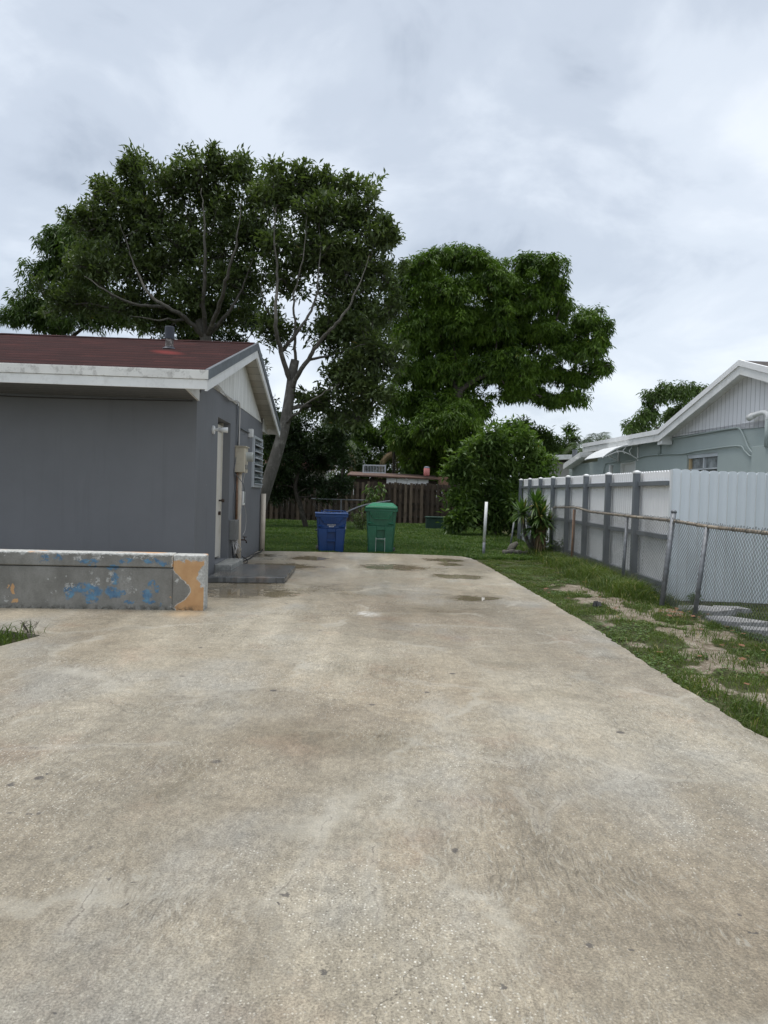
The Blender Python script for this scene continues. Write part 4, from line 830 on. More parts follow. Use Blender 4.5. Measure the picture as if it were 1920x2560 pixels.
bb_ = bin_('recycling_bin', 'dark blue wheelie bin with flat lid, left of the green one', (-1.215, 16.42, -0.16), R(6), 0.74, 0.58, 1.10, M['bluebin'], M['bluebin'], 'flat')
gb_ = bin_('garbage_bin', 'green wheelie bin with domed lid, right of the blue one', (-0.052, 16.45, -0.17), R(-2), 0.74, 0.58, 1.27, M['greenbin'], M['greenlid'], 'dome')
# white print on blue front, white sticker on its side
q = MB()
for row, (n_, zz, wd) in enumerate([(8, 0.735, 0.024), (5, 0.700, 0.024)]):
    for i in range(n_):
        xx = (i-(n_-1)/2)*wd
        q.box(xx-0.009, xx-0.004, -0.3465, -0.340, zz, zz+0.024); q.box(xx+0.003, xx+0.008, -0.3465, -0.340, zz, zz+0.024)
        zb = zz+[0.010, 0.0, 0.019][(i*2+row) % 3]; q.box(xx-0.004, xx+0.003, -0.3465, -0.340, zb, zb+0.005)
q.build('printed_lettering', M['whitepl'], bb_)
MB().box(0.322, 0.334, -0.25, 0.05, 0.66, 0.88).build('side_sticker', M['whitepl'], bb_)
q = MB(); q.tube([(-0.105, -0.325, 0.0), (-0.101, -0.347, 0.50)], 0.008, 6); q.tube([(0.105, -0.325, 0.0), (0.101, -0.347, 0.50)], 0.008, 6); q.tube([(-0.10, -0.345, 0.47), (0.10, -0.345, 0.47)], 0.009, 6); q.build('scuffed_edge', M['scuff'], gb_)

# ------------------------------------------------------------------ white fence run with slate posts
FA = R(-1.0); F0 = (4.21, 10.47)
FR = root('slat_fence', (F0[0], F0[1], 0), 'white slat fence with slate grey posts and rails receding along the right side', 'fence', rz=FA)
# local y runs back along the fence, x<0 faces the driveway
fy = [1.24, 2.80, 4.37, 5.94, 7.51, 9.08, 10.65, 12.20]; ztop = lambda y: 1.77+0.011*y
cur = 0.0
for i, y1 in enumerate(fy+[12.24]):
    b = MB(); y = cur
    while y < y1-0.02:
        wd = min(0.112, y1-y); zt = ztop(y)+0.03; zz = float(gz(F0[0], F0[1]+y))-0.02; g_ = 0.005
        pl = [(0.0, y+g_, zz), (0.0, y+wd-g_, zz), (0.0, y+wd-g_, zt-0.035)]
        for a in range(1, 7):
            an = math.pi*a/7; pl.append((0.0, y+wd/2+math.cos(an)*(wd/2-g_), zt-0.035+math.sin(an)*0.032))
        pl.append((0.0, y+g_, zt-0.035)); b.prism(pl, (0.016, 0, 0)); y += wd
    if b.v: b.build('slat_panel', M['fslat'], FR)
    cur = y1
for y in fy:
    zg_ = float(gz(F0[0], F0[1]+y))-0.1
    p_ = MB().box(-0.135, -0.037, y-0.05, y+0.05, zg_, ztop(y)-0.005).build('post', M['fpost'], FR, bevel=0.004)
    c = MB().box(-0.145, -0.027, y-0.06, y+0.06, ztop(y)-0.004, ztop(y)+0.022); c.hexa([(-0.14, y-0.055, ztop(y)+0.022), (-0.032, y-0.055, ztop(y)+0.022), (-0.032, y+0.055, ztop(y)+0.022), (-0.14, y+0.055, ztop(y)+0.022), (-0.10, y-0.015, ztop(y)+0.045), (-0.072, y-0.015, ztop(y)+0.045), (-0.072, y+0.015, ztop(y)+0.045), (-0.10, y+0.015, ztop(y)+0.045)])
    c.build('post_cap', M['whitepl'], p_)
cur = 0.02
for y1 in fy:
    for z_ in (1.60, 0.80, 0.10):
        za, zb = z_+0.006*cur, z_+0.006*y1; ya, yb = cur, y1-0.052
        b = MB(); b.hexa([(-0.08, ya, za-0.035), (-0.004, ya, za-0.035), (-0.004, yb, zb-0.035), (-0.08, yb, zb-0.035), (-0.08, ya, za+0.035), (-0.004, ya, za+0.035), (-0.004, yb, zb+0.035), (-0.08, yb, zb+0.035)])
        b.build('rail', M['fpost'], FR, bevel=0.003)
    cur = y1+0.052
# near panel, facing the street
PR = root('fence_panel', (4.21, 10.45, 0), 'wide pale blue-white corrugated fence panel facing the street, right of the slat fence', 'fence', rz=R(-0.4))
b = MB(); x = 0.0; i = 0; sw = 0.138
while x < 4.5:
    zt = 1.815-0.012*min(x, 1.5)*0 - 0.010*(i > 0)*min(i, 3)*0.5; pl = [(x, 0, -0.13), (x+sw, 0, -0.13)]
    for a in range(0, 9):
        an = math.pi*a/8; pl.append((x+sw/2+math.cos(an)*sw/2, 0, zt-0.03+math.sin(an)*0.03))
    # faceted sheet: centre flute
    prof = [(0, 0), (0.008, -0.004), (0.03, -0.005), (0.05, -0.003), (0.069, -0.002), (0.088, -0.003), (0.108, -0.005), (0.130, -0.004), (sw, 0)]
    zfun = lambda t: zt-0.03+0.03*math.sqrt(max(0, 1-((t-sw/2)/(sw/2))**2))
    vs = []
    for (t, d) in prof: vs += [(x+t, d, -0.13+0.004*math.sin(x*3)), (x+t, d, zfun(t))]
    for (t, d) in prof: vs += [(x+t, d+0.012, -0.13), (x+t, d+0.012, zfun(t))]
    n_ = len(prof); fs = [(2*j, 2*j+2, 2*j+3, 2*j+1) for j in range(n_-1)]+[(2*n_+2*j, 2*n_+2*j+1, 2*n_+2*j+3, 2*n_+2*j+2) for j in range(n_-1)]+[(2*j+1, 2*j+3, 2*n_+2*j+3, 2*n_+2*j+1) for j in range(n_-1)]
    b.add(vs, fs); x += sw; i += 1
b.build('corrugated_sheet', M['fblue'], PR)
b = MB(); x = sw
while x < 4.4: b.box(x-0.006, x+0.006, -0.014, 0.002, -0.12, 1.76); x += sw
b.build('seam_strip', M['fwhite'], PR, bevel=0.002)
MB().box(-0.016, 0.012, -0.02, 0.03, -0.12, 1.80).build('end_trim', M['fwhite'], PR)
# ------------------------------------------------------------------ chain-link fence
CR = root('chain_link_fence', (3.86, 8.5, 0), 'old chain-link fence with a rusty top rail and leaning posts beside the verge', 'fence')
def crail(y):   # top rail centre line
    xx = np.interp(y, [4, 8.46, 9.5, 11.4, 14.05, 14.8, 16.9], [3.80, 3.858, 3.876, 3.909, 3.955, 3.968, 4.005])
    zz = np.interp(y, [4, 7.08, 8.46, 9.5, 11.4, 13.6, 14.4, 14.9, 16.9], [0.98, 1.033, 1.04, 1.07, 1.079, 1.095, 1.15, 1.158, 1.12])
    return float(xx), float(zz)
off = Vector((3.86, 8.5, 0))
b = MB(off); b.tube([Vector((crail(y)[0], y, crail(y)[1])) for y in np.arange(4.2, 16.95, 0.25)], 0.021, 10); TR = b.build('top_rail', M['rail'], CR, smooth=True)
posts = [(5.6, 0.05, 0.02, 0.024, 1.0, 'galv'), (8.46, -0.02, -0.13, 0.027, 1.03, 'galv'), (9.5, -0.09, -0.16, 0.034, 1.18, 'galv'), (11.4, -0.02, -0.05, 0.026, 1.06, 'galv'), (14.8, 0.0, -0.02, 0.03, 1.12, 'rust'), (16.9, 0.0, 0.0, 0.03, 1.12, 'galv')]
for (y, dy, dx, r_, h_, m_) in posts:
    x0, z0 = crail(y); b = MB(off); bx_, by_ = x0+dx, y+dy; zb = float(gz(bx_, by_))-0.1
    t_ = h_/z0; top = Vector((x0-0.0, y, h_)); base = Vector((bx_, by_, zb)); b.tube([base, top], r_, 12)
    if h_ > 1.15: b.tube([top, top+Vector((0.002, 0, 0.02)), top+Vector((0.004, 0, 0.04))], [r_*1.15, r_*1.1, r_*0.5], 12)
    b.build('post', M[m_], CR, smooth=True, label=('rusty post' if m_ == 'rust' else ('tall leaning post with a domed cap' if h_ > 1.15 else None)))
# woven wire: interlocking zigzags as fine three-sided wires
wv = 0.031; V_, Q_ = [], []; nb = 0
for i, yc in enumerate(np.arange(4.6, 16.9, wv)):
    xr, zr = crail(yc); nseg = int((zr+0.10+0.03)/wv); k_ = np.arange(nseg+1); zz = zr+0.035-k_*wv
    sgn = np.where((k_+i) % 2 == 0, 1.0, -1.0); yy = yc+sgn*wv*0.5*1.02
    sag = 0.02*np.sin(yc*2.1+zz*3)+0.012*np.sin(yc*5.3-zz*5)
    yy = yy+(0.018*np.sin(yc*3.7+zz*4)*np.clip(1.1-zz, 0, 1)); zz2 = zz+0.014*np.sin(yc*2.9)*np.clip((1.1-zz), 0, 1)-(0.05*np.exp(-((yc-9.0)/0.25)**2)*np.exp(-((zz-0.95)/0.2)**2))
    xx = xr-0.024-0.05*np.clip(zr-zz, 0, 2)*(0.5 if yc < 10.5 else 0.2)+sag*0.5+sgn*0.004
    zz2[0] += 0.02*random.random()
    r_ = 0.0029 if yc < 10.5 else 0.0022
    for a in range(3):
        an = 2*np.pi*a/3; V_.append(np.stack([xx+np.cos(an)*r_, yy+np.sin(an)*r_, zz2], 1)-np.array(off))
    n_ = nseg+1
    for a in range(3):
        p = nb+a*n_+np.arange(nseg); q = nb+((a+1) % 3)*n_+np.arange(nseg); Q_.append(np.stack([p, q, q+1, p+1], 1))
    nb += 3*n_
npmesh('wire_mesh', np.concatenate(V_), np.concatenate(Q_), M['wire'], CR)
for y in np.arange(5.0, 16.8, 0.31): x0, z0 = crail(y); MB(off).tube([(x0+0.026*math.cos(a), y+0.003*a, z0+0.026*math.sin(a)) for a in np.arange(0, 6.4, 0.7)], 0.003, 5).build('tie_wire', M['wire'], TR)
o = MB(); o.tube([(0, 0, -0.05), (0.085, 0.0, 0.70)], 0.022, 10); o = o.build('leaning_pipe', M['galv'], smooth=True); o.location = (3.40, 19.0, 0.10-0.12); tag(o, 'thin grey pipe leaning in shade between the bush and the spiky plant', 'pipe')

# rubble slabs by the fence foot
def slabbit(name, label, u, v, z, pts2, th):
    c = G(u, v, z); L0 = Vector((c.x, c.y, z)); b = MB()
    top = [(p[0], p[1], th+random.uniform(-.01, .01)) for p in pts2]; bot = [(p[0]*1.1, p[1]*1.1, -0.03) for p in pts2]; n_ = len(top)
    b.add(bot+top, [tuple(range(n_, 2*n_))]+[(i, (i+1) % n_, n_+(i+1) % n_, n_+i) for i in range(n_)])
    o = b.build(name, M['rubble'], bevel=0.006); o.location = L0; return tag(o, label, 'concrete slab', 'broken concrete pieces by the chain-link fence')
slabbit('concrete_chunk', 'long broken concrete slab just behind the near chain-link post', 1770, 1532, -0.1, [(-0.42, -0.05), (-0.30, 0.20), (0.05, 0.30), (0.30, 0.22), (0.34, -0.02), (0.05, -0.12)], 0.05)
slabbit('concrete_chunk', 'flat pointed concrete slab, largest right of the near chain-link post', 1830, 1560, -0.11, [(-0.30, -0.10), (-0.22, 0.22), (0.1, 0.26), (0.42, -0.06), (0.25, -0.20), (0.0, -0.16)], 0.06)
slabbit('concrete_chunk', 'small concrete piece lying furthest right beside the fence', 1895, 1580, -0.11, [(-0.22, -0.08), (-0.15, 0.12), (0.25, 0.10), (0.34, -0.05), (0.1, -0.12)], 0.04)
slabbit('concrete_chunk', 'thin concrete piece behind the pointed slab, nearest the pale fence panel', 1815, 1527, -0.11, [(-0.2, -0.06), (-0.12, 0.12), (0.2, 0.08), (0.3, -0.06)], 0.05)

# ------------------------------------------------------------------ teal neighbour house
NA = R(4.0); NR = root('teal_house', (6.70, 12.0, 0), 'pale teal house with white vertical siding gable behind the white fence', 'house', rz=NA)
NI = Matrix.Rotation(-NA, 4, 'Z')
def NPt(u, v, t=0.0):
    """photo sight line met with the wall plane (pushed out by t), in house coordinates"""
    a = NA; p0 = (6.70-math.cos(a)*t, 12.0-math.sin(a)*t); w_ = PL(u, v, p0, math.degrees(a)); return NI @ (w_-Vector((6.70, 12.0, 0)))
OH = 0.30; q_ = [NPt(1850, 901, OH), NPt(1647, 1075, OH), NPt(1458, 1108, OH)]
prof = [(-5.2, q_[0].z-0.325*(5.2+q_[0].y)), (q_[0].y, q_[0].z), (q_[1].y, q_[1].z), (q_[2].y, q_[1].z+0.02)]; SE = q_[2].y; PK = q_[0]          # roof line along the wall
def strip(name, x0, x1, da, db, m, pr=prof, par=NR):
    b = MB()
    for (s0, z0), (s1, z1) in zip(pr[:-1], pr[1:]):
        b.hexa([(x0, s0, z0-da), (x1, s0, z0-da), (x1, s1, z1-da), (x0, s1, z1-da), (x0, s0, z0-db), (x1, s0, z0-db), (x1, s1, z1-db), (x0, s1, z1-db)])
    return b.build(name, m, par)
strip('rake_board', -OH-0.0, -OH+0.03, 0.25, 0.09, M['white'])
strip('rake_trim', -OH-0.025, -OH+0.032, 0.095, -0.01, M['membrane'])
strip('roof', -OH+0.033, 9.0, 0.10, 0.0, M['brownroof'], prof[:3]); strip('flat_roof', -OH+0.033, 9.0, 0.10, 0.002, M['membrane'], prof[2:])
strip('soffit', -OH+0.033, -0.001, 0.16, 0.102, M['white'])
MB().box(-OH, 9, SE+0.002, SE+0.03, 2.74, prof[3][1]).build('end_fascia', M['white'], NR)
b = MB(); wy = [(-8, 2.06), (3.28, 5.90), (6.78, 9.9)]
b.box(0, 0.2, -8, 2.06, -0.2, 2.78); b.box(0, 0.2, 2.06, 3.28, -0.2, 1.1); b.box(0, 0.2, 2.06, 3.28, 2.345, 2.78); b.box(0, 0.2, 3.28, 5.90, -0.2, 2.78); b.box(0, 0.2, 5.90, 6.78, 2.345, 2.78); b.box(0, 0.2, 6.78, 11.0, -0.2, 2.45)
b.box(0, 0.2, 6.78, 8.5, 2.45, 2.80)
b.build('wall', M['teal'], NR)
b = MB(); b.prism([(-0.02, -5.2, 2.785), (-0.02, 4.3, 2.785), (-0.02, 0.55, 3.76), (-0.02, -5.2, 1.9)], (0.04, 0, 0)) if False else b.prism([(-0.02, -3.0, 2.785), (-0.02, q_[1].y-0.1, 2.785), (-0.02, q_[1].y-0.15, q_[1].z-0.1), (-0.02, PK.y, PK.z-0.12), (-0.02, -3.0, PK.z-0.12-0.325*(PK.y+3.0))], (0.04, 0, 0))
b.build('gable_siding', M['gableR'], NR)
MB().box(-OH+0.035, -0.021, 3.95, 4.15, 2.62, 2.82).build('beam_end', M['white'], NR)
# lower rear roof
q1 = NPt(1450, 1130, OH); q2 = NPt(1408, 1160, OH); lo = [(q1.y, q1.z), (q2.y, q2.z)]
strip('lower_rake', -OH, -OH+0.03, 0.17, 0.0, M['white'], lo); strip('lower_roof', -OH+0.033, 5.0, 0.08, 0.0, M['membrane'], lo); strip('lower_soffit', -OH+0.033, 0.0, 0.15, 0.082, M['white'], lo)
# window with a plastic sheet
wn = MB().box(0.08, 0.10, 2.06, 3.28, 1.1, 2.345).build('window', M['plastic_sheet'], NR)
b = MB(); b.box(0.04, 0.10, 3.20, 3.28, 1.1, 2.27); b.build('timber_frame', M['timber'], wn)
b = MB(); b.box(0.03, 0.08, 2.06, 3.2, 2.02, 2.045); b.box(0.03, 0.08, 2.62, 2.66, 1.1, 2.27); b.box(0.02, 0.1, 2.06, 3.28, 2.27, 2.345); b.build('window_frame', M['alum'], wn)
dr2 = MB().box(0.06, 0.10, 5.95, 6.73, 0.0, 2.30).build('door', M['whitepl'], NR)
b = MB(); b.box(-0.02, 0.1, 5.88, 5.95, 0, 2.37); b.box(-0.02, 0.1, 6.73, 6.80, 0, 2.37); b.box(-0.02, 0.1, 5.95, 6.73, 2.30, 2.37); b.build('door_frame', M['white'], dr2)
# canopy over the door: curved sheet on scroll brackets
b = MB(); arc = [(-0.02, 2.74), (-0.22, 2.73), (-0.42, 2.69), (-0.62, 2.61), (-0.80, 2.50), (-0.92, 2.40)]
for (xa, za), (xb, zb) in zip(arc[:-1], arc[1:]): b.hexa([(xa, 5.7, za), (xb, 5.7, zb), (xb, 7.0, zb), (xa, 7.0, za), (xa, 5.7, za+0.012), (xb, 5.7, zb+0.012), (xb, 7.0, zb+0.012), (xa, 7.0, za+0.012)])
cn = b.build('door_canopy', M['canopy'], NR, smooth=False)
for s in (5.74, 6.96):
    b = MB(); b.tube([(-0.02, s, 2.68), (-0.02, s, 2.34)], 0.018, 6); b.tube([(x_, s, z_-0.015) for x_, z_ in arc], 0.016, 6); b.tube(smoothpath([(-0.02, s, 2.38), (-0.25, s, 2.50), (-0.5, s, 2.56), (-0.85, s, 2.42)]), 0.013, 6)
    for q_ in (0.2, 0.36, 0.52): b.tube(smoothpath([(-q_, s, 2.50), (-q_-0.04, s, 2.58), (-q_+0.02, s, 2.66)], 3), 0.010, 5)
    b.build('canopy_bracket', M['whitepl'], cn)
def px4(pts): return [(1380+x*540/1659, 880+y*340/1045) for x, y in pts]
b = MB(); up = [(1563, 778), (1530, 765), (1500, 715), (1470, 640), (1440, 590), (1400, 585), (1200, 618), (1000, 655), (850, 682), (740, 692)]
b.tube(smoothpath([NPt(u, v, 0.03) for u, v in px4(up)], 4), 0.017, 8); lw = [(1563, 803), (1520, 798), (1480, 760), (1430, 721), (1200, 748), (1100, 762), (1000, 782), (870, 786), (700, 802), (600, 842), (430, 850), (405, 880), (395, 930)]
b.tube(smoothpath([NPt(u, v, 0.03) for u, v in px4(lw)], 4), 0.015, 8); b.build('conduit', M['teal'], NR, smooth=True)
q1 = NPt(1380+825*540/1659, 1104, 0.03); q2 = NPt(1380+825*540/1659, 1137, 0.03); MB().tube([q1, q2], 0.04, 8).build('wall_pipe', M['teal'], NR, smooth=True)
q1 = NPt(1889, 1117, 0.05); b = MB().box(-0.12, 0.0, -1.0, q1.y, 0.0, q1.z); b.build('wall_chase', M['teal'], NR, bevel=0.005)
mh = NPt(1917, 1117, 0.12); mt_ = NPt(1915, 1050, 0.12); b = MB(); b.tube([mh, (mh.x, mh.y, mt_.z)], 0.045, 12); b.build('mast_pipe', M['teal'], NR, smooth=True)
e1 = NPt(1908, 1034, 0.12); e2 = NPt(1884, 1038, 0.12); b = MB(); b.tube(smoothpath([(mh.x, mh.y, mt_.z), (mh.x, mh.y, mt_.z+0.08), (e1.x, e1.y-0.02, e1.z+0.02), (e2.x, e2.y, e1.z), (e2.x, e2.y+0.08, e1.z-0.02)], 4), 0.045, 12); b.tube([(e2.x, e2.y, e1.z), (e2.x, e2.y+0.14, e1.z-0.03)], 0.06, 12); b.build('mast_elbow', M['whitepl'], NR, smooth=True)
q1 = NPt(1528, 1185, 0.25); q2 = NPt(1528, 1163, 0.25); MB().tube([(q1.x, q1.y, 0), (q2.x, q2.y, q2.z)], 0.055, 12).build('vent_stub', M['whitepl'], NR, smooth=True)
b = MB(); b.box(-0.03, 0.03, -0.03, 0.03, -0.03, 0.03); o = b.build('flood_lamp', M['whitepl'], NR, bevel=0.01); o.location = (-OH-0.03, SE+0.5, 2.55)
MB().tube([NPt(1380+175*540/1659, 1143, -1.5), NPt(1380+175*540/1659, 1125, -1.5)], 0.1, 10).build('roof_vent', M['galv'], NR)

# beige house beyond
o = root('beige_house', (8.0, 28.0, 0), 'low beige house with a flat pale eave seen beyond the teal house', 'house')
a, c = P(1372, 1160, 28), P(1470, 1135, 28)
MB().box(a.x-8.0, 10, 0, 6, 0, a.z+0.1).build('wall', M['beigewall'], o)
b = MB(); b.prism([(a.x-8.5, -0.5, a.z+0.12), (10, -0.5, a.z+0.75), (10, -0.5, a.z+0.95), (a.x-8.5, -0.5, a.z+0.30)], (0, 7, 0)); b.build('roof', M['white'], o)
MB().box(a.x-8.2+1.3, a.x-8.2+2.3, -0.02, 0.0, 1.2, a.z-0.5).build('window', M['glass'], o)

# ------------------------------------------------------------------ wood fence at the back, shed, cage, jug, cabinet
WR = root('wood_fence', (-8, 31.8, 0), 'weathered dark shadowbox wood fence across the back of the yard', 'fence')
V_, T_, R_ = [], [], []; nb = 0
def fboard(x, y, w_, t, z0, z1, rv):
    global nb
    v = np.array([(x, y, z0), (x+w_, y, z0), (x+w_, y+t, z0), (x, y+t, z0), (x+0.012, y, z1), (x+w_-0.012, y, z1), (x+w_-0.012, y+t, z1), (x+0.012, y+t, z1)]); V_.append(v)
    T_.append(np.array([(4, 5, 6, 7), (0, 1, 5, 4), (1, 2, 6, 5), (2, 3, 7, 6), (3, 0, 4, 7)])+nb); R_.append(np.full(8, rv)); nb += 8
x = 0.0
while x < 14.0:
    rv = random.random(); h_ = 1.86+random.uniform(-0.03, 0.04)
    fboard(x, -0.03+random.uniform(-.006, .006), 0.135, 0.02, 0.05, h_, rv); fboard(x+0.12, 0.06, 0.135, 0.02, 0.05, h_-0.02, random.random()*0.6); x += 0.24
npmesh('pickets', np.concatenate(V_), np.concatenate(T_), M['wood'], WR, rnd=np.concatenate(R_))
for z_ in (0.35, 0.95, 1.6): MB().box(0, 14, -0.008, 0.058, z_-0.045, z_+0.045).build('rail', M['wood'], WR)
for i in range(7): MB().box(0.3+i*2.4, 0.4+i*2.4, -0.06, -0.032, 0, 1.9).build('post', M['wood'], WR)
SR = root('shed', (0.6, 34.0, 0), 'low shed with a rusty sheet roof and white panels behind the wood fence', 'shed')
a, c = P(884, 1189, 34), P(1098, 1196, 34)
MB().box(a.x-0.6+0.1, c.x-0.6-0.1, 0.1, 3, 0, 2.05).build('wall', M['wood'], SR)
b = MB(); b.hexa([(a.x-0.9, -0.2, 2.17), (c.x-0.6, -0.2, 2.10), (c.x-0.6, 3.3, 2.35), (a.x-0.9, 3.3, 2.42), (a.x-0.9, -0.2, 2.23), (c.x-0.6, -0.2, 2.16), (c.x-0.6, 3.3, 2.41), (a.x-0.9, 3.3, 2.48)]); b.build('roof', M['rustroof'], SR)
wp = [P(966, 1196, 34).x, P(992, 1196, 34).x, P(1018, 1196, 34).x, P(1045, 1196, 34).x, P(1072, 1196, 34).x]
for i in range(4): MB().box(wp[i]-0.6+0.01, wp[i+1]-0.6-0.01, -0.03, 0.05, 1.82, 2.11).build('white_panel', M['whitepl'], SR)
b = MB(); b.hexa([(2.05, -0.1, 2.25), (2.15, -0.1, 2.25), (2.15, 0.2, 2.25), (2.05, 0.2, 2.25), (1.75, -0.1, 2.62), (1.85, -0.1, 2.62), (1.85, 0.2, 2.62), (1.75, 0.2, 2.62)]) if False else b.box(c.x-0.6-0.05, c.x-0.6+0.45, 0.0, 0.04, 1.75, 2.25); b.build('side_board', M['rust'], SR)
a, c = P(907, 1161, 34.2), P(964, 1183, 34.2)
KR = root('roof_cage', (a.x, 34.2, c.z), 'pale metal barred cage sitting on the shed roof', 'cage')
wd = c.x-a.x; hh = a.z-c.z; b = MB(); 
for yy in (0, 0.5):
    b.box(0, wd, yy, yy+0.04, 0, 0.04); b.box(0, wd, yy, yy+0.04, hh-0.04, hh); b.box(0, 0.04, yy, yy+0.04, 0.04, hh-0.04); b.box(wd-0.04, wd, yy, yy+0.04, 0.04, hh-0.04)
b.build('frame', M['alum'], KR); b = MB()
for i in range(1, 15): xx = wd*i/15; b.box(xx-0.009, xx+0.009, 0.01, 0.028, 0.04, hh-0.04)
b.build('bars', M['alum'], KR)
a = P(1068, 1188, 33.5)
b = MB(); JR = root('water_jug', (a.x, 34.0, a.z-0.02), 'pink water cooler jug with a grey lid on the shed roof', 'jug')
MB().tube([(0, 0, 0), (0, 0, 0.05), (0, 0, 0.34), (0, 0, 0.37)], [0.12, 0.145, 0.145, 0.12], 18).build('jug_body', M['jugp'], JR, smooth=True)
MB().tube([(0, 0, 0.37), (0, 0, 0.42), (0, 0, 0.45)], [0.135, 0.13, 0.07], 18).build('jug_lid', M['jugc'], JR, smooth=True)
UR = root('utility_cabinet', (2.0, 28.0, 0.0), 'dark green utility cabinet at the lawn edge beside the bush', 'cabinet')
MB().box(-0.32, 0.45, 0, 0.6, -0.05, 0.44).build('cabinet_body', M['ubox'], UR, bevel=0.01); MB().box(-0.35, 0.48, -0.03, 0.63, 0.44, 0.50).build('cabinet_lid', M['ubox'], UR, bevel=0.015)
MB().box(0.05, 0.06, -0.006, 0.0, 0.0, 0.40).build('cabinet_seam', M['black'], UR)
# fallen fence tube behind the bins
a, c = P(866, 1281, 19.0), P(975, 1252, 20.5)
RR = root('fallen_rail', tuple(a), 'thin bent galvanised rail sticking up behind the two bins', 'rail')
m_ = P(915, 1262, 19.6); b = MB(a); b.tube(smoothpath([a-Vector((0.8, 0.2, 0.5)), a, m_, c], 4), 0.020, 8); b.build('tube', M['galv'], RR, smooth=True)
# remnants of a chain-link fence with a straight rail
a, c = P(860, 1249, 26), P(920, 1251, 26)
OR = root('old_fence_rail', (a.x, 26, 0), 'remnant of old chain-link fence in shade before the wood fence', 'fence')
b = MB(); b.tube([(-1.2, 0, a.z), (c.x-a.x, 0, c.z)], 0.02, 8); b.tube([(-0.1, 0, 0), (-0.1, 0, a.z)], 0.025, 8); b.tube([(c.x-a.x, 0, 0), (c.x-a.x, 0, c.z)], 0.025, 8); b.build('rail', M['galv'], OR)
b = MB()
for i in range(24):
    for s in (0, 1):
        x0 = -1.2+i*0.09; b.tube([(x0+(s*0.9), 0.01*s, 0.05), (x0+(0.9-s*0.9), 0.01*s, 0.95)], 0.003, 3, cap=False)
b.build('wire_mesh', M['wire'], OR)

# ------------------------------------------------------------------ trees
def rand_dirs(n):
    v = rng.normal(size=(n, 3)); return v/np.linalg.norm(v, axis=1)[:, None]
def leafgeo(tips, outd, per, length, width, mode):
    n = len(tips)*per; T_ = np.repeat(tips, per, 0); O_ = np.repeat(outd, per, 0); d = rand_dirs(n)
    if mode == 'spread': d = d*0.9+O_*0.55+np.array([0, 0, 0.12]); spread = length*1.1
    elif mode == 'droop': d = d*np.array([0.75, 0.75, 0.30])+O_*0.35+np.array([0, 0, -0.55]); spread = length*0.8
    else: d = d*0.8+O_*0.5+np.array([0, 0, -0.15]); spread = length
    d /= np.linalg.norm(d, axis=1)[:, None]
    base = T_+rng.normal(0, 1, (n, 3))*spread*0.42; L_ = length*(0.65+0.6*rng.random(n))[:, None]; W_ = width*(0.7+0.5*rng.random(n))[:, None]
    s = np.cross(d, rand_dirs(n)*0.6+np.array([0, 0, 1.0])); s /= (np.linalg.norm(s, axis=1)[:, None]+1e-9); up = np.cross(s, d)
    bend = -up*0.12*L_ if mode != 'droop' else np.array([0, 0, -0.16])*L_
    mid = base+d*L_*0.48; tip = base+d*L_+bend
    v = np.stack([base, mid+s*W_*0.5+up*W_*0.12, tip, mid-s*W_*0.5+up*W_*0.12], 1).reshape(-1, 3)
    t = (np.array([[0, 1, 2], [0, 2, 3]])[None]+(np.arange(n)*4)[:, None, None]).reshape(-1, 3)
    r = np.clip(np.repeat(rng.random(len(tips)), per)*0.45+rng.random(n)*0.55, 0, 1)
    return v, t, np.repeat(r, 4)
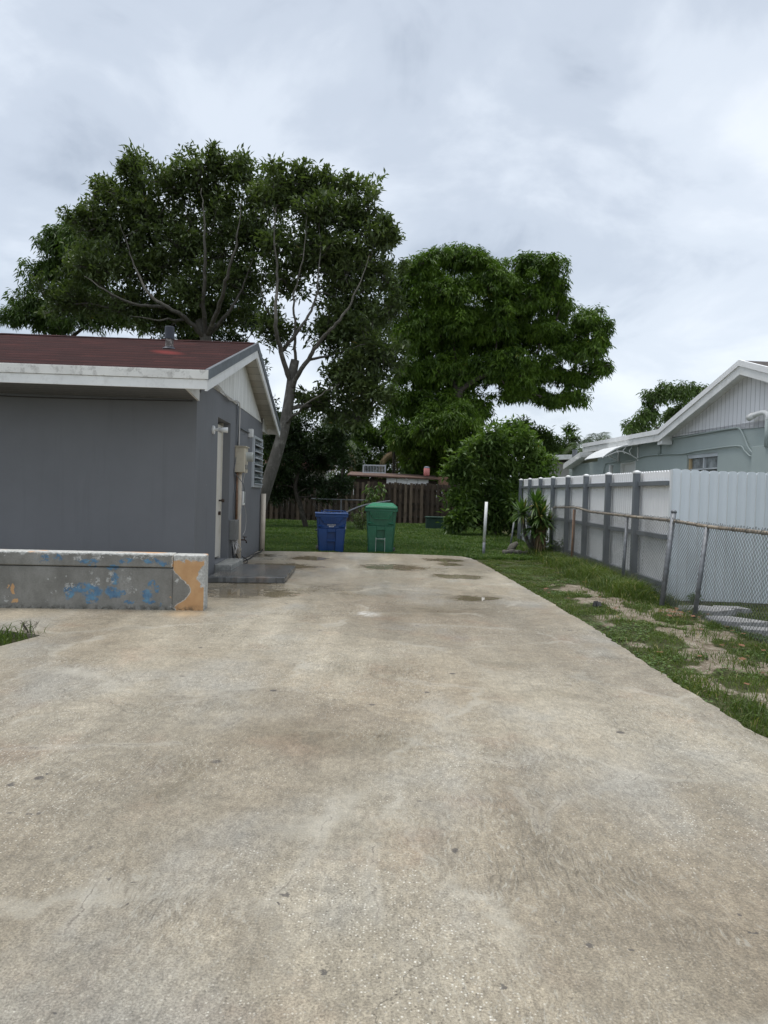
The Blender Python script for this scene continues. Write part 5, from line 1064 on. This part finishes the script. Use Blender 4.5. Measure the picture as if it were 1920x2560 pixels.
def tree(name, label, cat, Y, trunk, lobes, lm, bm_, dens=1.0, leaf=(0.15, 0.055), mode='spread', per=11, depth=0.8, clump=7, group=None, rt=0.16, subf=0.42, limbs=None, twig_r=0.006, core=0.25, grow=1.0, sprig=0.0, dv=0, fwd=0.0, yoff=None, squash=1.0):
    """trunk: photo points at distance Y (bottom first); lobes: (u, v, ru, rv[, dY]) sizes in photo pixels at that distance"""
    tp = [P(u, v, Y) for u, v in trunk]; base = tp[0].copy(); base.z = min(float(gz(base.x, base.y)), base.z)
    rt_ = root(name, tuple(base), label, cat, group); tp[0] = base-Vector((0, 0, 0.15))
    tp = smoothpath(tp, 6); nT = len(tp); wood = MB(base)
    wood.tube(tp, [rt*(1.15-0.45*i/(nT-1)) for i in range(nT)], 12)
    nodes = [np.array(p) for p in tp[nT//2:]]; nrad = [rt*0.55]*len(nodes)
    for lb in (limbs or []):
        lp = smoothpath([P(a[0]+(random.uniform(-4, 4) if q0 else 0), a[1], Y+(a[2] if len(a) > 2 else 0)+(random.uniform(-.3, .3)-fwd*min(q0, 2)/2)*(q0 > 0)) for q0, a in enumerate(lb[1:])], 6)
        lp = [lp[0]]+[q+Vector(rng.normal(0, 0.014, 3)) for q in lp[1:]]
        rr = [rt*(lb[0]*0.62*(1-0.9*i/(len(lp)-1))) for i in range(len(lp))]; wood.tube(lp, rr, 9)
        nodes += [np.array(p) for p in lp]; nrad += [q*0.8 for q in rr]
    L_ = []
    for lb in lobes:
        u, v, ru, rv = lb[:4]; v += dv; ru, rv = ru*grow, rv*grow; dY = lb[4] if len(lb) > 4 else rng.uniform(-0.6, 0.6)*depth
        s_ = (Y+dY)/F; L_.append((np.array(P(u, v, Y+dY)), np.array([ru*s_, min(ru, rv)*s_*depth*1.1, rv*s_]), (ru*rv)*(lb[5] if len(lb) > 5 else 1.0)))
    def connect(target, r0, r1, wig, nseg=6):
        A = np.array(nodes); dd = np.linalg.norm(A-target, axis=1)+np.clip(A[:, 2]-target[2], 0, 9)*1.2; i = int(np.argmin(dd)); st = A[i]; ra = min(r0, nrad[i]*0.8)
        pth = []; dv_ = target-st; ln = np.linalg.norm(dv_)
        o_ = rng.normal(0, wig*ln, 3)
        for j in range(nseg+1):
            t = j/nseg; p = st+dv_*t+o_*math.sin(math.pi*t)*0.8+np.array([0, 0, 0.10*ln*math.sin(math.pi*t)]); pth.append(p)
        rr = [max(ra+(r1-ra)*(j/nseg), 0.003) for j in range(nseg+1)]
        wood.tube([Vector(p) for p in pth], rr, 7 if ra > 0.03 else 4, cap=False)
        for p, q in list(zip(pth, rr))[1:]: nodes.append(p); nrad.append(q)
    for (c, rad, ar) in sorted(L_, key=lambda q: np.linalg.norm(q[0]-np.array(tp[-1]))): connect(c-np.array([0, 0, rad[2]*0.3]), rt*0.6, rt*0.16, 0.10, 9)
    tips, outd = [], []
    for (c, rad, ar) in L_:
        ns = int(clump*max(1.0, ar/6500.0))
        for j in range(ns):
            d = rand_dirs(1)[0]; d[2] = abs(d[2])*0.25+d[2]*0.75
            if j < ns*core: cc = c+d*rad*0.25
            else: cc = c+d*rad*rng.uniform(0.55, 0.85)
            connect(cc, rt*0.2, 0.008, 0.12, 5)
            r_s = rad*subf*rng.uniform(0.75, 1.3); nt_ = max(4, int(dens*ar/ns*0.055))
            dd = rand_dirs(nt_); dd[:, 2] = np.where((dd[:, 2] < -0.4) & (rng.random(nt_) < 0.35), -dd[:, 2], dd[:, 2]); rr = rng.uniform(0.35, 1.05, nt_)**0.6
            tt = cc+dd*r_s*rr[:, None]; tips.append(tt); outd.append(dd)
            if sprig and d[2] > -0.2:      # leafy shoots standing out of the crown's outline
                for q in range(2):
                    e = cc+(d*0.7+np.array([rng.normal(0, .25), rng.normal(0, .25), 0.8]))*r_s*rng.uniform(1.0, 1.5)
                    ts = cc+(e-cc)*np.linspace(0.6, 1, 5)[:, None]; tips.append(ts+rng.normal(0, 0.02, ts.shape)); outd.append(np.repeat(d[None], 5, 0)); wood.tube([Vector(cc), Vector(e)], [0.012, 0.004], 3, cap=False)
            for q in range(min(len(tt), 5)):
                p0, p1 = Vector(cc), Vector(tt[q]); m1 = p0.lerp(p1, 0.5)+Vector(rng.normal(0, 0.06, 3)); wood.tube([p0, m1, p1], [twig_r*1.6, twig_r*1.2, twig_r*0.6], 3, cap=False)
    tips = np.concatenate(tips)-np.array(base); outd = np.concatenate(outd)
    v, t, r = leafgeo(tips, outd, per, leaf[0], leaf[1], mode)
    npmesh('crown', v, t, lm, rt_, rnd=r); wood.build('trunk', bm_, rt_, smooth=True); return rt_
TG = 'trees behind the grey house'
tree('tree', 'broad grey-branched tree rising behind the red roof', 'tree', 20.5, [(560, 1330), (545, 1100), (528, 930), (515, 850), (500, 800)],
     [(225, 550, 50, 45), (262, 480, 40, 40), (320, 490, 60, 50), (345, 435, 45, 40), (440, 450, 80, 60), (505, 420, 60, 45), (585, 415, 60, 45), (650, 460, 60, 60), (560, 500, 90, 70), (400, 540, 110, 80), (300, 580, 100, 70), (520, 610, 110, 80), (640, 590, 70, 90), (225, 665, 85, 55), (360, 670, 110, 65), (480, 720, 90, 50), (300, 750, 110, 55), (610, 700, 60, 70), (420, 790, 110, 45), (560, 780, 80, 50), (400, 640, 200, 110, 1.5, 0.3), (560, 620, 110, 130, 1.5, 0.3), (150, 750, 60, 50)],
     M['avo'], M['barkA'], dens=0.66, leaf=(0.18, 0.072), fwd=1.5, dv=14, rt=0.2, per=7, depth=1.0, clump=13, subf=0.42, grow=1.02, sprig=1.0, limbs=[(0.62, (512, 845), (470, 800), (420, 768), (365, 730, .3), (330, 650, .5), (300, 560, .5)), (0.6, (515, 840), (512, 760), (515, 660), (508, 560), (505, 470)), (0.6, (518, 840), (548, 760, -.5), (565, 690, -.7), (590, 610, -.8), (600, 500, -.8)), (0.5, (525, 835), (575, 775), (610, 720, .4), (635, 640, .6)), (0.45, (420, 768), (340, 760), (270, 730), (210, 690)), (0.35, (470, 800), (400, 800, -.5), (320, 790, -.8))])
tree('tree', 'leaning grey-trunked tree beside the far roof corner of the grey house', 'tree', 18.5, [(625, 1370), (650, 1270), (690, 1140), (712, 1060), (724, 990), (732, 930), (738, 900)],
     [(690, 500, 50, 60), (760, 470, 60, 40), (835, 470, 60, 35), (800, 530, 80, 60), (890, 540, 60, 50), (950, 590, 35, 30), (880, 620, 80, 60), (760, 620, 90, 60), (930, 680, 60, 70), (850, 720, 80, 60), (720, 700, 50, 40), (905, 800, 90, 80), (830, 840, 60, 60), (935, 900, 70, 80), (870, 950, 80, 60), (800, 1000, 60, 40), (880, 1040, 50, 35), (690, 830, 35, 45), (930, 990, 40, 50), (830, 640, 120, 120, 1.0, 0.4), (890, 860, 80, 120, 1.2, 0.6)],
     M['avo'], M['barkA'], dens=0.64, leaf=(0.18, 0.072), fwd=0.9, dv=12, rt=0.155, per=7, depth=0.8, clump=12, subf=0.42, grow=1.02, sprig=1.0, limbs=[(0.75, (728, 960), (700, 880), (690, 800), (692, 700), (685, 600), (690, 520)), (0.7, (725, 975), (770, 900, -.3), (800, 850, -.4), (850, 800, -.5), (890, 730, -.5), (920, 640, -.5)), (0.55, (700, 880), (745, 830), (785, 765, .3), (800, 680, .4), (800, 580, .4)), (0.45, (738, 910), (740, 830), (735, 740), (755, 650), (765, 540)), (0.4, (770, 900), (850, 880), (910, 860)), (0.4, (712, 1060), (780, 1000, -.5), (850, 960, -.6)), (0.35, (690, 800), (660, 760), (655, 690))])
tree('tree', 'lighter green tree with hanging leaves low behind the roof at far left', 'tree', 26, [(180, 1200), (175, 950), (170, 850)],
     [(185, 580, 40, 30), (160, 620, 50, 40), (215, 640, 60, 50), (120, 680, 50, 45), (180, 720, 80, 50), (90, 760, 50, 40), (250, 790, 90, 40), (40, 790, 35, 30), (140, 800, 60, 30)],
     M['far'], M['barkM'], dens=1.1, leaf=(0.22, 0.06), mode='droop', rt=0.16, per=9, clump=9, grow=1.25, subf=0.5)
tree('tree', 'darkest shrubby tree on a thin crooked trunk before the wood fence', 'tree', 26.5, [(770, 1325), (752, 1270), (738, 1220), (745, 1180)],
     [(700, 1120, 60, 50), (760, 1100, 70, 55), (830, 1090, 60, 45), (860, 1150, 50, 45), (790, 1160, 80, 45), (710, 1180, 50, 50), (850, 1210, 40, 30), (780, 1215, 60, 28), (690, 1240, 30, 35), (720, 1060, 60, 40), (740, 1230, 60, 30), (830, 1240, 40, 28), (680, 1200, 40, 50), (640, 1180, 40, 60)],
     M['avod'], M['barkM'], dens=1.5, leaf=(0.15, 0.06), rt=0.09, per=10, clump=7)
tree('mango_tree', 'huge dense dark green tree with drooping leaf clusters in the centre', 'tree', 37, [(1170, 1310), (1165, 1180), (1150, 1050), (1145, 980)],
     [(1120, 650, 70, 40), (1190, 645, 45, 35), (1040, 680, 60, 50), (1000, 740, 45, 55), (1110, 730, 80, 60), (1200, 710, 60, 50), (1250, 690, 50, 40), (1310, 665, 55, 40), (1370, 690, 45, 50), (1400, 745, 25, 50), (1300, 750, 80, 65), (1380, 830, 60, 50), (1470, 810, 45, 40), (1505, 850, 28, 60), (1450, 880, 60, 50), (1430, 940, 60, 40), (1500, 915, 28, 35), (1440, 990, 35, 28), (1380, 1000, 45, 28), (1330, 930, 80, 50), (1240, 820, 90, 70), (1130, 830, 90, 70), (1040, 830, 60, 70), (1250, 930, 80, 50), (1140, 930, 90, 55), (1040, 930, 60, 60), (990, 1000, 45, 60), (1080, 1020, 80, 50), (1180, 1030, 60, 50), (1280, 985, 60, 30), (1020, 1100, 60, 45), (1100, 1100, 70, 50), (1190, 1110, 70, 50), (1060, 1150, 60, 35), (1150, 1170, 70, 35), (1240, 1130, 40, 40), (1140, 820, 140, 150, 2.8, 0.8), (1310, 830, 120, 110, 2.8, 0.8), (1100, 1040, 110, 110, 2.5, 0.8), (1300, 960, 90, 40, 1.5), (1150, 1060, 60, 50, -2), (1150, 1130, 60, 40, -2), (1080, 1090, 50, 50, -2)],
     M['mango'], M['barkM'], dens=1.7, leaf=(0.27, 0.075), mode='droop', rt=0.34, per=12, clump=13, depth=0.9, subf=0.36, twig_r=0.012, grow=1.08)
tree('large_bush', 'rounded leafy bush with yellow-green tips at the end of the fence', 'bush', 24.5, [(1235, 1345), (1240, 1280), (1245, 1220)],
     [(1235, 1100, 30, 35), (1200, 1130, 40, 30), (1160, 1150, 30, 25), (1280, 1095, 35, 40), (1310, 1120, 40, 40), (1345, 1160, 35, 40), (1250, 1160, 60, 40), (1180, 1190, 50, 40), (1130, 1180, 25, 25), (1360, 1200, 30, 35), (1320, 1200, 50, 35), (1250, 1220, 70, 40), (1150, 1240, 40, 40), (1210, 1280, 70, 40), (1290, 1270, 50, 45), (1150, 1300, 40, 30), (1250, 1310, 60, 28), (1340, 1240, 25, 35)],
     M['bush'], M['barkM'], dens=1.5, leaf=(0.26, 0.10), mode='mid', rt=0.07, per=9, clump=7, depth=0.8, grow=0.93)
tree('tree', 'round-topped tree showing above the teal house roof', 'tree', 30, [(1680, 1300), (1680, 1180), (1680, 1100)],
     [(1575, 1065, 30, 22), (1620, 1040, 40, 30), (1640, 990, 35, 30), (1690, 985, 40, 35), (1745, 975, 35, 25), (1680, 1040, 60, 40), (1740, 1020, 50, 40), (1600, 1085, 40, 20), (1790, 1000, 40, 40)],
     M['far'], M['barkM'], dens=1.7, leaf=(0.20, 0.06), mode='droop', rt=0.14, per=9, clump=6)
for lab, Y_, tr, lo_ in [('mid green tree just right of the large bush', 40, [(1370, 1250), (1365, 1150)], [(1365, 1110, 35, 30), (1345, 1090, 30, 22), (1385, 1130, 35, 30), (1360, 1160, 40, 25), (1310, 1070, 25, 25)]),
                         ('small tree with a spindly top left of the teal house', 44, [(1425, 1250), (1425, 1130)], [(1425, 1075, 12, 10), (1428, 1100, 20, 18), (1415, 1130, 35, 22), (1445, 1145, 30, 20), (1400, 1160, 30, 20), (1460, 1150, 25, 18)]),
                         ('dense tree above the shed roof behind the cage', 46, [(930, 1300), (930, 1180)], [(900, 1060, 60, 40), (970, 1070, 40, 40), (850, 1070, 50, 40), (920, 1090, 70, 30), (900, 1130, 40, 30), (940, 1105, 40, 30), (970, 1140, 35, 30), (890, 1165, 40, 25), (940, 1165, 45, 25), (1000, 1120, 30, 40), (860, 1115, 35, 30), (1005, 1170, 30, 20), (960, 1190, 60, 25), (880, 1195, 60, 20), (1050, 1180, 50, 25), (1100, 1190, 50, 25)]),
                         ('dense tree low behind the mango trunk and the pink jug', 43, [(1100, 1300), (1100, 1200)], [(1040, 1130, 50, 50), (1110, 1150, 60, 50), (1060, 1190, 60, 25), (1130, 1210, 50, 25), (1180, 1150, 50, 50)]),
                         ('dark tree deep behind the shrubby tree and wood fence', 42, [(700, 1300), (700, 1150)], [(690, 1080, 60, 40), (760, 1120, 60, 40), (660, 1130, 60, 45), (820, 1140, 40, 30), (640, 1060, 50, 50)])]:
    tree('background_tree', lab, 'tree', Y_, tr, lo_, M['far'], M['barkM'], dens=1.9, leaf=(0.32, 0.10), mode='mid', rt=0.14, per=8, clump=5, group='trees beyond the back fence', twig_r=0.012)
# dense canopy filling behind the avocado crowns
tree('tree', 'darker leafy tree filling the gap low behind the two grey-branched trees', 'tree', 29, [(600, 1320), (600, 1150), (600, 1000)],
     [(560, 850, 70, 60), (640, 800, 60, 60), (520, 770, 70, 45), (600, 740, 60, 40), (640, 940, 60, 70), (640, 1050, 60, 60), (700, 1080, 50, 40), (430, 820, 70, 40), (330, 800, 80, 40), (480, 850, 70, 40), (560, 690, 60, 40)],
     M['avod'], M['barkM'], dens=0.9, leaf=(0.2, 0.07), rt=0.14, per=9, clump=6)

# bare twigs under the mango's right limb
def frond(b_pts, n_leaf, ll, droop, m, parent, name='frond', off=(0, 0, 0), wdt=0.03):
    pth = smoothpath(b_pts, 6); V_, T_, R_ = [], [], []; nb = 0; st = MB(off); st.tube(pth, [0.02*(1-0.8*i/(len(pth)-1)) for i in range(len(pth))], 5)
    for i in range(n_leaf):
        t = 0.12+0.88*i/n_leaf; k_ = min(int(t*(len(pth)-1)), len(pth)-2); p = pth[k_].lerp(pth[k_+1], t*(len(pth)-1)-k_); tg = (pth[k_+1]-pth[k_]).normalized()
        sd_ = tg.cross(Vector((0, 0, 1))); sd_ = sd_.normalized() if sd_.length > 0.05 else Vector((1, 0, 0))
        for s in (-1, 1):
            L_ = ll*(1-0.6*abs(t-0.45)); d = (sd_*s+tg*0.6+Vector((0, 0, -droop+random.uniform(-.15, .15)))).normalized(); wv_ = tg*wdt
            V_ += [p-wv_*0.5, p+wv_*0.5, p+d*L_*0.5+wv_*0.5, p+d*L_+Vector((0, 0, -droop*0.3*L_)), p+d*L_*0.5-wv_*0.5]; T_ += [(nb, nb+1, nb+2), (nb, nb+2, nb+4), (nb+4, nb+2, nb+3)]; R_ += [random.random()]*5; nb += 5
    o_ = Vector(off); npmesh(name, [tuple(q-o_) for q in V_], T_, m, parent, rnd=R_); return st
def palm(label, u, v, Y, n, L_, ll, m=None, dead=0, tr=0.08):
    top = P(u, v, Y); base = Vector((top.x, top.y, 0)); r_ = root('palm_tree', tuple(base), label, 'palm tree', 'palms beyond the fences'); tk = MB(base); tk.tube([base, top], [tr*1.2, tr], 10)
    for i in range(n):
        a = 2*math.pi*i/n+random.uniform(-.25, .25); el = random.uniform(0.1, 0.9); d = Vector((math.cos(a), math.sin(a), 0)); dd_ = i < dead
        e0 = top+d*L_*0.45+Vector((0, 0, (-0.5 if dd_ else el)*L_*0.5)); e1 = top+d*L_*(0.55 if dd_ else 0.95)+Vector((0, 0, (-1.3 if dd_ else el*0.35-0.25)*L_*0.7))
        s_ = frond([top, e0, e1], 22, ll, 0.9 if dd_ else 0.35, M['dead'] if dd_ else (m or M['far']), r_, off=base); tk.v += s_.v; tk.f += [tuple(q+len(tk.v)-len(s_.v) for q in f) for f in s_.f]
    tk.build('trunk', M['barkM'], r_); return r_
palm('palm with upright fronds left of the teal house roof', 1495, 1108, 38, 9, 1.5, 0.5)
palm('arching palm between spindly tree and teal house', 1462, 1135, 42, 9, 1.7, 0.6)
palm('palm with hanging brown dead fronds near the shrubby tree', 858, 1122, 40, 6, 1.4, 0.5, dead=5)
palm('palm with a long dry frond above the shed cage', 985, 1125, 44, 5, 1.9, 0.55, dead=4)

# red-roofed house deep behind
o = root('far_house', (-8.0, 48, 0), 'pale house with a dull red roof barely visible behind the dark tree', 'house')
MB().box(-6, 4.0, 0, 6, 0, 2.9).build('wall', M['beigewall'], o)
MB().prism([(-6.6, -0.6, 2.85), (4.6, -0.6, 2.85), (4.6, 3, 4.4), (-6.6, 3, 4.4)], (0, 0, 0.12)).build('roof', M['redroof'], o)
MB().box(-3, -1.6, -0.03, 0, 1.1, 2.2).build('window', M['glass'], o)

# ------------------------------------------------------------------ yucca, log
YR_ = root('yucca', (3.62, 17.0, -0.05), 'spiky sword-leaved plant with a brown skirt by the fence', 'plant')
off = Vector((3.62, 17.0, -0.05)); heads = [(P(1341, 1262, 16.7), 110, 0.46), (P(1350, 1292, 16.6), 150, 0.50), (P(1306, 1284, 16.85), 110, 0.46), (P(1332, 1318, 16.8), 110, 0.42), (P(1368, 1310, 16.9), 80, 0.40), (P(1350, 1330, 16.6), 90, 0.42)]
Vl, Tl, Rl = [], [], []; Vd, Td, Rd = [], [], []
def sword(Vx, Tx, Rx, p, d, L_, wd, droop):
    sd_ = d.cross(Vector((0, 0, 1))); sd_ = (sd_.normalized() if sd_.length > 0.1 else Vector((1, 0, 0)))*wd; n0 = len(Vx); k_ = 4
    for j in range(k_+1):
        t = j/k_; c = p+d*L_*t+Vector((0, 0, -droop*L_*t*t)); w_ = (0.7+0.6*t if t < 0.5 else 2*(1-t))*0.5
        Vx.append(tuple(c-sd_*w_-off)); Vx.append(tuple(c+sd_*w_+Vector((0, 0, 0))-off)); Rx += [0.0, 0.0]
    rv = random.random()
    for j in range(2*(k_+1)): Rx[n0+j] = rv
    for j in range(k_): Tx += [(n0+2*j, n0+2*j+1, n0+2*j+3), (n0+2*j, n0+2*j+3, n0+2*j+2)]
for (c, n_, L_) in heads:
    for i in range(n_):
        a = random.uniform(0, 2*math.pi); el = random.uniform(-0.5, 1.35); d = Vector((math.cos(a)*math.cos(el), math.sin(a)*math.cos(el), math.sin(el)))
        sword(Vl, Tl, Rl, c+d*0.03, d, L_*random.uniform(0.7, 1.1), 0.05, 0.22 if el < 0.6 else 0.05)
for i in range(110):
    c = heads[1][0]+Vector((random.uniform(-.06, .12), random.uniform(-.08, .05), random.uniform(-0.55, -0.05))); a = random.uniform(0, 6.28); d = Vector((math.cos(a)*0.3, math.sin(a)*0.3, -1)).normalized()
    sword(Vd, Td, Rd, c, d, random.uniform(0.25, 0.5), 0.03, 0.0)
npmesh('sword_leaves', Vl, Tl, M['yucca'], YR_, rnd=Rl); npmesh('dead_skirt', Vd, Td, M['dead'], YR_, rnd=Rd)
b = MB(off)
for (c, n_, L_), r_ in zip(heads, (0.05, 0.07, 0.045, 0.04, 0.04, 0.05)): b.tube(smoothpath([off+Vector((random.uniform(-.1, .15), 0, 0)), Vector((off.x+(c.x-off.x)*0.6, 17.0, (c.z)*0.4)), c], 5), r_, 8)
b.build('stem', M['barkA'], YR_, smooth=True)
a, c = G(1257, 1382, 0.0), G(1340, 1384, 0.0)
b = MB(a); pth = smoothpath([a, a.lerp(c, 0.3)+Vector((0, 0, 0.03)), a.lerp(c, 0.6), c], 5); b.tube(pth, [0.06+0.012*math.sin(i*1.7)+random.uniform(-.006, .006) for i in range(len(pth))], 12)
o = b.build('log', M['barkA'], smooth=True); o.location = a; tag(o, 'grey fallen log lying in front of the spiky plant', 'log')
a, c = P(1272, 1374, 17.4), P(1292, 1358, 17.6)
b = MB(a); b.tube([a-Vector((0, 0, .1)), a.lerp(c, 0.5), c], [0.10, 0.09, 0.05], 10); o = b.build('stump', M['barkA'], smooth=True); o.location = a; tag(o, 'short broken stump leaning behind the fallen log', 'stump')
# weeds round the yucca foot and a young seedling before the wood fence
def shrub(name, label, u, v, Y, h, w_, n, lm, leaf, group=None, mode='mid'):
    c = P(u, v, Y); base = Vector((c.x, c.y, float(gz(c.x, c.y)))); r_ = root(name, tuple(base), label, 'plant', group); st = MB()
    tips = []
    for i in range(max(4, n//12)):
        e = Vector((random.gauss(0, w_*0.45), random.gauss(0, w_*0.35), h*random.uniform(0.45, 1))); st.tube([(0, 0, -0.03), (e.x*0.3, e.y*0.3, e.z*0.6), tuple(e)], [0.012, 0.008, 0.004], 5, cap=False); 
        for j in range(12): tips.append([e.x*(0.5+0.5*j/11)+random.gauss(0, w_*0.14), e.y*(0.5+0.5*j/11)+random.gauss(0, w_*0.14), e.z*(0.45+0.55*j/11)+random.gauss(0, h*0.06)])
    tips = np.array(tips); v_, t_, rr = leafgeo(tips, rand_dirs(len(tips)), 5, leaf[0], leaf[1], mode); npmesh('leaves', v_, t_, lm, r_, rnd=rr); st.build('stems', M['barkM'], r_); return r_
shrub('weed_clump', 'leafy green weeds at the fence foot beside the spiky plant', 1385, 1360, 16.6, 0.45, 0.5, 90, M['bush'], (0.07, 0.035))
shrub('seedling', 'young bright-topped seedling in front of the wood fence behind the green bin', 947, 1300, 26, 1.9, 0.55, 60, M['bush'], (0.22, 0.07), mode='droop')
shrub('weed_clump', 'grey-green weed growing between the two bins in the background', 905, 1310, 25, 0.95, 0.5, 70, M['avo'], (0.14, 0.04))
shrub('weed_clump', 'small green weed at the foot of the pale fence panel', 1735, 1500, 10.3, 0.16, 0.16, 40, M['bush'], (0.045, 0.02))
# dry twiggy weed in the left bed
c = G(75, 1590, -0.03); r_ = root('dry_weed', (c.x, c.y, -0.05), 'bare twiggy weed at the tip of the triangular bed', 'plant'); b = MB()
for i in range(9):
    a = random.uniform(0, 6.28); e = Vector((math.cos(a)*0.08, math.sin(a)*0.08, random.uniform(0.12, 0.2))); b.tube([(0, 0, 0), (e.x*0.4, e.y*0.4, e.z*0.6), tuple(e)], [0.0035, 0.0025, 0.0015], 4)
    for j in range(4): m1 = e*(0.5+0.12*j); b.tube([tuple(m1), (m1.x+random.uniform(-.05, .05), m1.y+random.uniform(-.03, .03), m1.z+random.uniform(0.01, .05))], [0.002, 0.001], 3)
b.build('twigs', M['barkM'], r_)
# little black lump in the verge
c = G(1491, 1514, -0.03); b = MB()
for i in range(5): b.tube([(random.uniform(-.06, .06), random.uniform(-.04, .04), 0.0), (random.uniform(-.05, .05), random.uniform(-.03, .03), random.uniform(0.03, 0.07))], [0.03, 0.015], 6)
o = b.build('dark_clod', M['black']); o.location = (c.x, c.y, -0.04); tag(o, 'small black clod lying on the bare sandy verge', 'clod')
